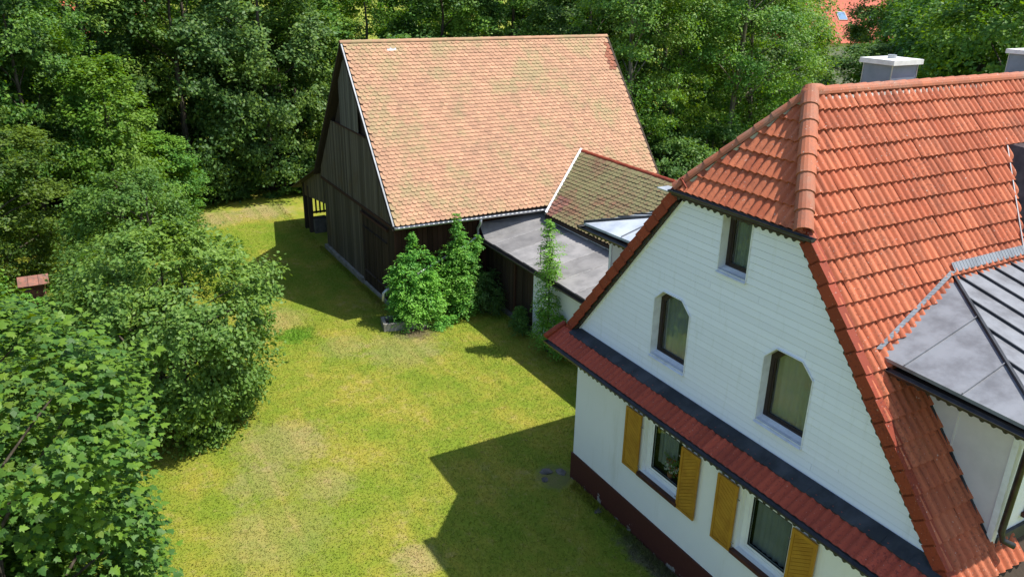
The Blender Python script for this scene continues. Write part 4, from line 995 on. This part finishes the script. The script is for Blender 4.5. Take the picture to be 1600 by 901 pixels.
def crown_mesh(name, H0, H1, rmax, shape, ncl, clr, per, lsize, mt, seed, flat=.55, fine=.6, rough=.22, inner=.25, upb=.55, fold=.25, droop=-.35, spike=0):
    rs = np.random.RandomState(seed); C_ = clumps(ncl, shape, seed, rough=rough, inner=inner); n = ncl*per
    cen = np.stack([C_[:, 0]*rmax, C_[:, 1]*rmax, H0+C_[:, 2]*(H1-H0)], 1)
    cr = clr*rs.uniform(.6, 1.35, ncl)
    k = np.repeat(np.arange(ncl), per); u = rs.normal(0, 1, (n, 3)); u /= np.linalg.norm(u, axis=1, keepdims=True); rad = rs.uniform(0, 1, n)**.45
    P_ = u*rad[:, None]*cr[k][:, None]; P_[:, 2] *= flat
    # sprays: pull leaves into twig lines inside each clump
    ntw = 7; tw = rs.normal(0, 1, (ncl, ntw, 3)); tw[:, :, 2] = tw[:, :, 2]*.45+.15; outw = np.stack([np.cos(C_[:, 3]), np.sin(C_[:, 3]), np.zeros(ncl)], 1); tw += outw[:, None]*.7
    tw /= np.linalg.norm(tw, axis=2, keepdims=True); ti = rs.randint(0, ntw, n); T_ = tw[k, ti]; s_ = rs.uniform(.1, 1.15, n)**.8
    Q = T_*(s_*cr[k])[:, None]; Q[:, 2] -= (s_**2)*cr[k]*(-droop)*.5; Q += rs.normal(0, 1, (n, 3))*cr[k][:, None]*.13
    P_ = np.where(rs.rand(n)[:, None] < fine, Q, P_)
    c = cen[k]+P_; ax = np.stack([cen[k][:, 0]*.0, cen[k][:, 1]*.0, np.full(n, (H0+H1)/2)], 1)
    o_ = c-ax; o_ /= (np.linalg.norm(o_, axis=1, keepdims=True)+1e-6)
    nr_ = o_*.55+np.array([0, 0, upb])+rs.normal(0, .42, (n, 3)); sz = lsize*rs.uniform(.6, 1.3, n)
    V, idx = leafquads(c, nr_, sz, fold=fold, droop=np.array([0, 0, -.5])+o_*.6)
    me = npmesh(name, V, 3, mt, idx=idx); COL.objects.unlink(me); return me.data, cen
def wood(H0, H1, cen, tr_r, seed, nl=14, lean=(0, 0), topf=.9, stems=1):
    """trunk mesh and limb meshes reaching to clump centres"""
    rs = random.Random(seed); tks = []; limbs = []
    for s_ in range(stems):
        ox, oy = (0, 0) if stems == 1 else (rs.uniform(-.3, .3), rs.uniform(-.3, .3)); pts = []; top = H0+(H1-H0)*topf; k = 7
        lx, ly = lean[0]+(rs.uniform(-.8, .8) if stems > 1 else 0), lean[1]+(rs.uniform(-.8, .8) if stems > 1 else 0)
        for i in range(k+1):
            f = i/k; pts.append((ox+lx*f+rs.uniform(-.08, .08)*f, oy+ly*f+rs.uniform(-.08, .08)*f, -.1+top*f))
        tks.append((pts, [tr_r*(1.25 if i == 0 else 1)*(1-.82*i/k) for i in range(k+1)]))
    tm = MB()
    for p_, r_ in tks: tm.tube(p_, r_, 8)
    idx = list(range(len(cen))); rs.shuffle(idx)
    for j in idx[:nl]:
        c = Vector(cen[j]); pts, rr = tks[j % len(tks)]; top = pts[-1][2]; z0 = min(max(H0*.6, c.z-(Vector((c.x, c.y)).length)*.7-.3), top*.92); f = max(0, min(1, (z0+.1)/top)); i = min(6, int(f*7)); a = Vector(pts[i]).lerp(Vector(pts[i+1]), f*7-i)
        md = a.lerp(c, .5)+Vector((rs.uniform(-.15, .15), rs.uniform(-.15, .15), .25*(c-a).length*.3)); r0 = max(.02, tr_r*(1-.8*f)*.45)
        limbs.append(MB().tube([a, a.lerp(md, .5)+Vector((0, 0, .05)), md, md.lerp(c, .6), c], [r0, r0*.8, r0*.6, r0*.4, r0*.18], 6))
    return tm, limbs
PROTO = {}
def proto(kind, name, H0, H1, rmax, shape, ncl, clr, per, lsize, lm, bm_, seed, tr_r=.16, nl=12, lean=(0, 0), topf=.9, stems=1, **kw):
    cm, cen = crown_mesh('crown', H0, H1, rmax, shape, ncl, clr, per, lsize, M[lm], seed, **kw)
    tm, limbs = wood(H0, H1, cen, tr_r, seed, nl, lean, topf, stems)
    t_ = tm.mesh('trunk'); t_.materials.append(M[bm_]); t_.shade_smooth(); ls = []
    for l in limbs: q = l.mesh('limb'); q.materials.append(M[bm_]); q.shade_smooth(); ls.append(q)
    PROTO[kind] = (name, cm, t_, ls)
def plant(kind, x, y, label, cat='tree', group=None, rz=0., s=(1, 1, 1), name=None, wood_=True, lm=None):
    nm, cm, tm, ls = PROTO[kind]; e = empty(name or nm, (x, y, 0), label, cat, group, rz); e.scale = s
    for n_, me in [('crown', cm)]+([('trunk', tm)]+[('limb', l) for l in ls] if wood_ else []):
        o = bpy.data.objects.new(n_, me); COL.objects.link(o); o.parent = e
        if lm and n_ == 'crown':
            o.material_slots[0].link = 'OBJECT'; o.material_slots[0].material = M[lm]
    return e
egg = lambda z: math.sin(math.pi*min(1, (z*.92+.06)**.75))**.6
col_ = lambda z: .55+.45*math.sin(math.pi*z**.8) if z < .97 else .3
full = lambda z: (.80+.2*math.sin(math.pi*z)) if z < .75 else .98*math.cos((z-.75)/.25*1.35)
proto('broad1', 'broadleaf_tree', .8, 12.5, 3.6, full, 165, .86, 300, .19, 'leaf_dark', 'bark', 101, .22)
proto('broad2', 'broadleaf_tree', .6, 13, 3.4, full, 170, .78, 300, .17, 'leaf_mid', 'bark', 102, .2)
proto('broad3', 'broadleaf_tree', 1.2, 12, 3.8, egg, 135, 1.0, 340, .20, 'leaf_dark', 'bark', 103, .22, droop=-.8)
proto('ash1', 'ash_tree', 3.2, 13.5, 2.6, egg, 150, .85, 200, .13, 'leaf_mid', 'bark_pale', 104, .17, 18, (.8, .3), fine=.8)
proto('ash2', 'ash_tree', 3.8, 13, 2.3, egg, 130, .8, 190, .12, 'leaf_mid', 'bark_pale', 105, .14, 18, (-.7, .4), fine=.85)
proto('droop', 'chestnut_tree', 2.0, 12, 4.6, egg, 150, 1.05, 310, .21, 'leaf_mid', 'bark', 106, .28, 14, droop=-1.1)
proto('young', 'young_tree', .4, 6.8, 1.7, egg, 120, .55, 200, .13, 'leaf_yellow', 'bark', 107, .09, 12)
proto('under', 'shrub', .05, 3.0, 1.8, full, 70, .6, 170, .15, 'leaf_dark', 'bark', 108, .05, 6, stems=3)
G1 = 'tall trees closing off the garden behind the lawn'
def T(kind, x, y, label, rz, s, lm=None, cat='tree', group=G1): return plant(kind, x, y, label, cat, group, rz, s, lm=lm)
T('broad3', -3.6, 29.6, 'large dark leafy tree overhanging the lawn end left of the barn', .4, (1.05, 1.05, .95))
T('broad1', .4, 29.5, 'dense dark tree directly behind the barn lean-to, touching the left end of the barn', 2.1, (1, 1, .97))
T('broad2', -7.4, 30.5, 'mid green tree behind the yellow green young tree at left', 1.2, (1.05, 1.05, .98), 'leaf_mid')
T('broad1', -12.4, 27.0, 'dense dark tree at the far left edge above the left border', 3.3, (1.1, 1.1, 1.0), 'leaf_dark')
T('broad2', -10.2, 24.2, 'bright green leafy tree left of the yellow green young tree', 4.4, (.75, .75, .86), 'leaf_mid')
T('broad3', -15, 23.0, 'broad tree cut by the left edge of the picture', 5.1, (1, 1, 1), 'leaf_mid')
T('broad2', 2.9, 33.0, 'tree behind the barn whose top rises above the left end of the ridge', .9, (1.1, 1.1, .80), 'leaf_mid')
T('broad1', 7.3, 33.0, 'dark round tree rising above the barn ridge, second from its left end', 1.7, (1.1, 1.1, .83), 'leaf_mid')
T('broad3', 11.2, 31.0, 'very dark tree rising above the middle of the barn ridge', 2.6, (1.0, 1.0, .93), 'leaf_dark')
T('broad1', 15.4, 30.0, 'green tree rising above the right half of the barn ridge', .3, (1.1, 1.1, .98), 'leaf_mid')
T('broad2', 19.8, 30.5, 'tall tree behind the right end of the barn ridge', 2.9, (1.15, 1.15, 1.0), 'leaf_mid')
T('ash1', 16.3, 19.4, 'slender ash with a bare grey trunk just right of the barn roof', 1.0, (1.1, 1.1, 1.05), None, 'tree', 'light ash trees right of the barn')
T('ash2', 19.2, 20.2, 'thin pale stemmed ash in the middle of the group right of the barn', 2.4, (1.15, 1.15, 1.0), 'leaf_yellow', 'tree', 'light ash trees right of the barn')
T('ash1', 22.6, 19.0, 'ash with dark leaning trunk behind the house hip', 4.0, (1.2, 1.2, 1.0), None, 'tree', 'light ash trees right of the barn')
T('ash2', 25.3, 19.6, 'bluish green ash rising just left of the dark gap by the chimney', 5.5, (1.3, 1.3, .92), None, 'tree', 'light ash trees right of the barn')
T('broad1', 25, 27.5, 'dark backing tree behind the light ashes', .8, (1.2, 1.2, 1.05), 'leaf_dark')
T('broad3', 32, 27.5, 'dark backing tree left of the distant red roof', 1.9, (1.1, 1.1, .92), 'leaf_dark')
T('broad2', 17.5, 25.2, 'dense green tree standing close behind the slender ash', 3.9, (.95, .95, .95), 'leaf_dark')
T('droop', 36.5, 14.0, 'large bright green chestnut behind the right chimney with drooping foliage', .5, (1.2, 1.2, 1.0), None)
T('droop', 42.5, 18.5, 'broad chestnut right of the distant red roof, above the house chimney', 2.2, (1.2, 1.2, .95), None)
T('droop', 30.5, 9.0, 'chestnut filling the top right corner above the house ridge', 3.9, (1.05, 1.05, 1.02), None)
T('broad3', 33.0, 18.6, 'dark shaded tree in the gap behind the left chimney', 3.2, (1.0, 1.0, .62), 'leaf_dark')
T('young', -7.4, 23.2, 'slim yellow green young tree standing before the dark trees at left', .3, (1.15, 1.15, 1.12), None, 'tree', None)
T('young', -5.6, 24.7, 'short bushy green tree at the lawn edge right of the yellow green one', 2.0, (1.0, 1.0, .62), 'leaf_mid', 'tree', None)
T('broad2', -12.2, 18.8, 'leafy green tree at the left edge behind the brick pillar', 2.7, (.75, .75, .52), 'leaf_maple', 'tree', None)
for i, (kd, x, y, rz, sc_, lm_, lb) in enumerate([
    ('broad1', -18, 33, 0, 1.15, 'leaf_mid', 'tall tree of the rear row at the far left'), ('broad3', -12.5, 36, 1, 1.15, 'leaf_dark', 'rear row tree above the left border trees'),
    ('broad1', -7.0, 38, 2, 1.2, 'leaf_mid', 'rear row tree above the yellow green young tree'), ('broad2', -2.0, 36.5, 3, 1.1, 'leaf_dark', 'rear row tree left of the barn gable top'),
    ('broad3', 3.5, 39, 4, 1.1, 'leaf_mid', 'rear row tree above the left end of the barn ridge'), ('broad2', 23.5, 36, 5, 1.2, 'leaf_mid', 'rear row tree above the right end of the barn ridge'),
    ('droop', 36, 30.5, 1.2, 1.1, 'leaf_mid', 'rear row tree just left of the distant bright red roof'), ('broad1', 51, 29, 2.2, 1.15, 'leaf_dark', 'rear row tree just right of the distant bright red roof'),
    ('broad1', 14, 48, 1.2, 1.5, 'leaf_mid', 'distant tree filling the sky gap above the left third of the barn ridge'), ('broad3', 23, 48, 2.2, 1.5, 'leaf_dark', 'distant tree seen between the rear treetops over the barn ridge middle'), ('broad2', 4, 50, 3.2, 1.5, 'leaf_mid', 'distant tree behind the rear row at top left of the barn'), ('broad1', -8, 50, 4.2, 1.5, 'leaf_dark', 'distant tree far behind the yellow green young tree'), ('broad1', 33, 44, 5.2, 1.5, 'leaf_dark', 'distant tree behind the light ashes right of the barn'),
    ('broad3', 48, 24, 3.1, 1.2, 'leaf_mid', 'rear row tree above the gap between the two chimneys'), ('broad2', 40, 12, .4, 1.2, 'leaf_mid', 'rear row tree behind the right chimney')]):
    T(kd, x, y, lb, rz, (sc_, sc_, sc_*.95), lm_, 'tree', 'rear row of tall trees')
under = [(-5.6, 29.2), (-2.4, 29.4), (.8, 29.2), (3.6, 29.4), (-8.8, 28.2), (14.2, 18.2), (17.3, 17.4), (20.5, 17.6), (13.0, 22.5), (24, 16.2), (22.0, 22.5), (27.5, 16.6)]
ul = ['dark shrub under the trees at the lawn end, middle of the row', 'dark shrub under the trees nearest the lean-to corner', 'shrub in deep shade behind the barn lean-to', 'shrub hidden behind the far side of the barn', 'dark shrub behind the yellow green young tree',
      'shrub beside the right verge of the barn roof', 'undergrowth shrub between the barn and the ash trunks', 'undergrowth shrub at the foot of the leaning ash', 'dark shrub behind the barn right end', 'undergrowth shrub left of the house hip', 'shrub in the shade behind the ashes', 'shrub just behind the house hip ridge']
for i, ((x, y), lb) in enumerate(zip(under, ul)):
    plant('under', x, y, lb, 'shrub', 'undergrowth shrubs below the tall trees', i*1.3, (1.3, 1.0, (.9+.12*(i % 4))*(.75 if i < 5 else 1)), lm='leaf_dark')

# apple tree in the lawn
ap = lambda z: math.sin(math.pi*min(1, (z*.86+.13)))**.55
proto('apple', 'apple_tree', .1, 5.1, 2.4, ap, 215, .56, 285, .115, 'leaf_apple', 'bark', 201, .13, 40, (.2, -.1), stems=3, fine=.88, droop=-.1, topf=.75, rough=.5, inner=.4)
plant('apple', -7.55, 6.8, 'broad round fruit tree with fine grey green leaves standing alone on the lawn', 'tree')
proto('apple2', 'apple_tree', .8, 4.6, 1.7, egg, 110, .5, 230, .095, 'leaf_apple', 'bark', 202, .08, 14, stems=2, fine=.75)
plant('apple2', -7.6, 14.6, 'smaller pale fruit tree behind the round one, its branches over the lawn', 'tree', None, 1.0, (1.15, 1.15, 1.05))
plant('apple2', -8.7, 11.9, 'small leafy tree between the brick pillar and the round fruit tree', 'tree', None, 2.4, (.75, .75, .75), lm='leaf_maple')

# maple in the foreground: lobed leaves, the nearest 300 single
def maple_leaf():
    pts = [(0, -.06), (.20, -.10), (.42, .0), (.30, .16), (.50, .40), (.26, .40), (.22, .56), (0, .86), (-.22, .56), (-.26, .40), (-.50, .40), (-.30, .16), (-.42, .0), (-.20, -.10)]
    v = [(0, .2, 0)]+[(x, y, -.55*(x*x)-.22*(y-.2)**2+.02) for x, y in pts]; n = len(pts)
    return np.array(v), [(0, 1+i, 1+(i+1) % n) for i in range(n)]
lv, lf = maple_leaf(); LF = np.array(lf)
def maple(x, y, H0, H1, rad, ncl, per, seed, label, shape=egg, lsz=.128, limit=300, ctr=(0, 0)):
    rs = np.random.RandomState(seed); e = empty('maple_tree', (x, y, 0), label, 'tree'); C_ = clumps(ncl, shape, seed, rough=.45, inner=.35)
    cen = np.stack([C_[:, 0]*rad+ctr[0], C_[:, 1]*rad+ctr[1], H0+C_[:, 2]*(H1-H0)], 1); n = ncl*per; k = np.repeat(np.arange(ncl), per)
    outw = np.stack([np.cos(C_[:, 3]), np.sin(C_[:, 3]), np.full(ncl, .25)], 1); tw = rs.normal(0, .6, (ncl, 5, 3))+outw[:, None]; tw[:, :, 2] *= .6; tw /= np.linalg.norm(tw, axis=2, keepdims=True)
    s_ = rs.uniform(0, 1, n); c = cen[k]+tw[k, rs.randint(0, 5, n)]*(s_*.6)[:, None]+rs.normal(0, .09, (n, 3)); c[:, 2] -= s_**2*.12
    o_ = c-np.array([ctr[0], ctr[1], (H0+H1)/2-.5]); o_ /= np.linalg.norm(o_, axis=1, keepdims=True)
    nr_ = o_*.45+np.array([0, 0, .8])+rs.normal(0, .33, (n, 3)); nr_ /= np.linalg.norm(nr_, axis=1, keepdims=True)
    t_ = o_*.9+rs.normal(0, .5, (n, 3))+np.array([0, 0, -.3]); t_ -= nr_*(t_*nr_).sum(1, keepdims=True); t_ /= np.linalg.norm(t_, axis=1, keepdims=True); sd = np.cross(t_, nr_)
    sz = lsz*rs.uniform(.55, 1.2, n); W_ = c+np.array([x, y, 0]); dv = W_-np.array(CAM); dep = dv@np.array(F); px_ = dv@np.array(R2)/dep; py_ = dv@np.array(U2)/dep
    vis = (dep > 1) & (np.abs(px_) < .64) & (np.abs(py_) < .36); fac = (dv/np.linalg.norm(dv, axis=1, keepdims=True)*(o_)).sum(1) < -.15
    big = sz/np.maximum(dep, .5)*vis*fac; order = np.argsort(-big); sel = order[:limit]; rest = order[limit:]
    me = bpy.data.meshes.new('leaf'); me.from_pydata([tuple(v) for v in lv], [], lf); me.materials.append(M['leaf_maple'])
    for i in sel:
        o = bpy.data.objects.new('leaf', me); COL.objects.link(o); o.parent = e
        mm = Matrix((Vector(sd[i]), Vector(t_[i]), Vector(nr_[i]))).transposed().to_4x4() @ Matrix.Scale(float(sz[i]), 4); mm.translation = Vector(c[i]); o.matrix_basis = mm
    V = c[rest][:, None]+(sd[rest][:, None]*lv[None, :, 0:1]+t_[rest][:, None]*lv[None, :, 1:2]+nr_[rest][:, None]*lv[None, :, 2:3])*sz[rest][:, None, None]
    idx = (np.arange(len(rest))[:, None, None]*len(lv)+LF[None]).ravel(); o = npmesh('crown', V.reshape(-1, 3), 3, M['leaf_maple'], e, idx, True); tag(o, kind='stuff')
    tm, limbs = wood(H0, H1, cen, .13, seed, 26, ctr, .85); tm.build('trunk', M['bark'], e, True, True)
    for l in limbs: l.build('limb', M['bark'], e, True, True)
    return e
maple(-11.0, -1.5, .8, 6.8, 2.15, 600, 52, 301, 'large maple with broad lobed leaves filling the lower left corner', full)
plant('apple2', -11.6, 6.2, 'leafy tree between the foreground maple and the round fruit tree at the left edge', 'tree', None, .4, (1.1, 1.1, .72), lm='leaf_maple')

plant('apple2', -12.6, 10.2, 'leafy tree cut by the left edge just left of the brick pillar', 'tree', None, 1.9, (1.1, 1.1, .95), lm='leaf_mid')
plant('apple2', -9.6, 9.2, 'low leafy growth between the foreground maple and the round fruit tree', 'bush', None, 2.9, (.8, .8, .5), 'leafy_bush', lm='leaf_maple')
# bushes and shoots by the barn: stems with pinnate leaves
def shoots(name, x, y, label, spires, lsz, lm, seed, cat='bush', group=None, z00=0., bulk=()):
    rs = np.random.RandomState(seed); e = empty(name, (x, y, z00), label, cat, group); cs = []; ns = []; ss = []; st = MB()
    for (dx, dy, h, r0, cnt) in spires:
        lean = rs.normal(0, .06, 2); st.tube([(dx*.4, dy*.4, 0), (dx, dy, h*.35), (dx+lean[0], dy+lean[1], h)], [.022, .016, .005], 6)
        for i in range(int(cnt*2.1)):       # fronds
            f = rs.uniform(.12, 1)**.8; z = h*f; rr = r0*(1-.72*f**2.2)*rs.uniform(.6, 1.1); th = rs.uniform(0, 6.283); d = np.array([math.cos(th), math.sin(th), .0]); m_ = 13
            base = np.array([dx+lean[0]*f, dy+lean[1]*f, z]); up_ = .35 if f > .7 else .12
            for j in range(m_):
                u = (j//2+1)/(m_/2.0); p = base+d*rr*u+np.array([0, 0, up_*rr*u-.45*rr*u*u*.7]); sdv = np.array([-d[1], d[0], 0])*(1 if j % 2 else -1)*lsz*.55
                cs.append(p+sdv+rs.normal(0, .012, 3)); ns.append(np.array([d[0]*.25, d[1]*.25, 1])+rs.normal(0, .35, 3)); ss.append(lsz*rs.uniform(.7, 1.2))
    for (bx, by, bz_, br, bn) in bulk:      # leafy masses between the shoots, in little sprays
        for j in range(bn//15):
            u = rs.normal(0, 1, 3); u /= np.linalg.norm(u); c0 = np.array([bx, by, bz_])+u*br*rs.uniform(.55, 1.08)*np.array([1, 1, .95]); dd = u+rs.normal(0, .5, 3); dd[2] *= .5; dd /= np.linalg.norm(dd)
            sd_ = np.cross(dd, [0, 0, 1.]); sd_ /= np.linalg.norm(sd_)
            for q in range(9):
                p = c0+dd*(q//2)*lsz*.62+sd_*(1 if q % 2 else -1)*lsz*.5+rs.normal(0, .01, 3)-np.array([0, 0, .012*(q//2)**1.5])
                if p[2] < .05: continue
                cs.append(p); ns.append(u*.4+np.array([0, 0, .8])+rs.normal(0, .3, 3)); ss.append(lsz*rs.uniform(.75, 1.25))
    V, idx = leafquads(np.array(cs), np.array(ns), np.array(ss), asp=.45, fold=.2)
    npmesh('foliage', V, 3, M[lm], e, idx, True); st.build('stem', M['bark'], e, True); return e
shoots('ash_bush', .28, 9.95, 'broad bright green bush of ash shoots beside the stone trough at the barn wall', [(-.35, .0, 2.45, .55, 60), (0, .3, 3.05, .5, 60), (.25, -.3, 1.9, .55, 60), (-.1, -.35, 1.6, .6, 50), (-.55, -.1, 1.3, .5, 40), (.5, -.1, 2.3, .55, 55), (.75, .15, 1.7, .5, 45), (.35, -.5, 1.1, .5, 40), (-.6, .2, 2.0, .45, 40)], .095, 'leaf_shoot', 401, bulk=((-.05, -.1, 1.15, .75, 3200), (-.45, -.05, 1.75, .4, 900), (.35, -.35, .7, .55, 1500), (.5, -.15, 1.5, .4, 900), (-.25, -.35, .5, .55, 1500), (.1, .15, 2.25, .38, 900)))
shoots('ash_bush', 1.85, 10.05, 'taller pointed bush of ash shoots at the barn wall, right of the broad one', [(0, -.05, 3.55, .5, 80), (.25, .1, 2.9, .55, 60), (-.25, -.2, 2.3, .6, 60), (.15, -.4, 1.5, .6, 50), (.55, -.1, 2.2, .45, 45), (-.55, .05, 1.6, .55, 45), (-.1, -.55, .9, .55, 35), (.85, .1, 2.65, .38, 40)], .095, 'leaf_shoot', 402, bulk=((0, 0, 1.3, .6, 2000), (-.3, -.1, 1.0, .45, 1100), (.2, -.3, .6, .5, 1300), (.1, 0, 2.2, .42, 1200), (.6, .05, 2.2, .36, 800), (-.35, .1, 2.0, .38, 800)))
shoots('shaded_shrub', 2.75, 9.55, 'dark shaded shrub at the corner of barn and shed', [(0, 0, 1.5, .5, 50), (.3, .3, 1.2, .45, 40), (-.3, .2, 1.3, .5, 40), (.2, -.4, .9, .45, 35)], .08, 'leaf_dark', 403, 'shrub', bulk=((0, 0, .7, .6, 1500), (.25, .2, 1.1, .45, 900)))
shoots('sapling', 3.05, 5.95, 'slender ash sapling against the cream shed wall, its tip above the flat roof', [(0, 0, 4.25, .58, 90), (-.12, .15, 1.4, .5, 40), (.0, -.45, 1.35, .55, 50), (.05, -.8, 1.0, .5, 40), (-.1, -.1, 3.3, .5, 30)], .09, 'leaf_shoot', 404, 'sapling', bulk=((0, -.35, .85, .5, 1300), (-.05, 0, 1.7, .3, 500), (.05, .18, 2.7, .34, 600), (-.05, -.1, 3.3, .36, 500), (.0, .12, 3.85, .2, 220), (0, -.3, 2.9, .2, 200)))
shoots('shrub', 3.0, 7.45, 'low dark shrub at the foot of the shed wall where timber meets plaster', [(0, 0, 1.0, .4, 40), (.0, .35, .8, .35, 35), (-.15, -.3, .7, .35, 30)], .08, 'leaf_dark', 405, 'shrub')
shoots('ground_plant', 1.0, 9.1, 'low bright green weeds on the lawn edge between the two ash bushes', [(0, 0, .35, .35, 30), (.3, .1, .3, .3, 24), (-.3, -.1, .25, .3, 24)], .07, 'leaf_shoot', 406, 'plant')
shoots('ground_plant', -7.2, -1.9, 'small weed on the lawn at the bottom edge beside the maple', [(0, 0, .25, .22, 16), (.25, .1, .2, .18, 10)], .08, 'leaf_shoot', 407, 'plant')
for i, (yy, lb) in enumerate([(3.7, 'small weed growing on the flat roof beside the house, nearer the roof edge'), (4.9, 'small weed growing on the flat roof by the mossy tiles')]):
    shoots('roof_weed', 5.25, yy, lb, [(0, 0, .75, .2, 14), (.1, .1, .5, .18, 8)], .06, 'leaf_shoot', 410+i, 'plant', 'weeds on the flat roof', fz(5.25))

shoots('maple_seedling', -10.35, 12.6, 'bright green maple seedling growing against the brick pillar', [(0, 0, 1.9, .5, 40), (-.2, .1, 1.5, .45, 30), (.3, 0, 2.2, .35, 30), (-.35, 0, 2.1, .3, 26)], .13, 'leaf_shoot', 420, 'sapling', bulk=((.0, 0, 1.2, .45, 900), (.2, -.2, .7, .5, 900)))

plant('under', -11.5, -1.9, 'dark undergrowth below the foreground maple at the lower left corner', 'shrub', None, .7, (1.25, 1.1, .8), lm='leaf_dark')
plant('under', -11.9, 2.2, 'leafy undergrowth behind the foreground maple at the left edge', 'shrub', None, 2.7, (1.1, 1.3, .9), lm='leaf_mid')
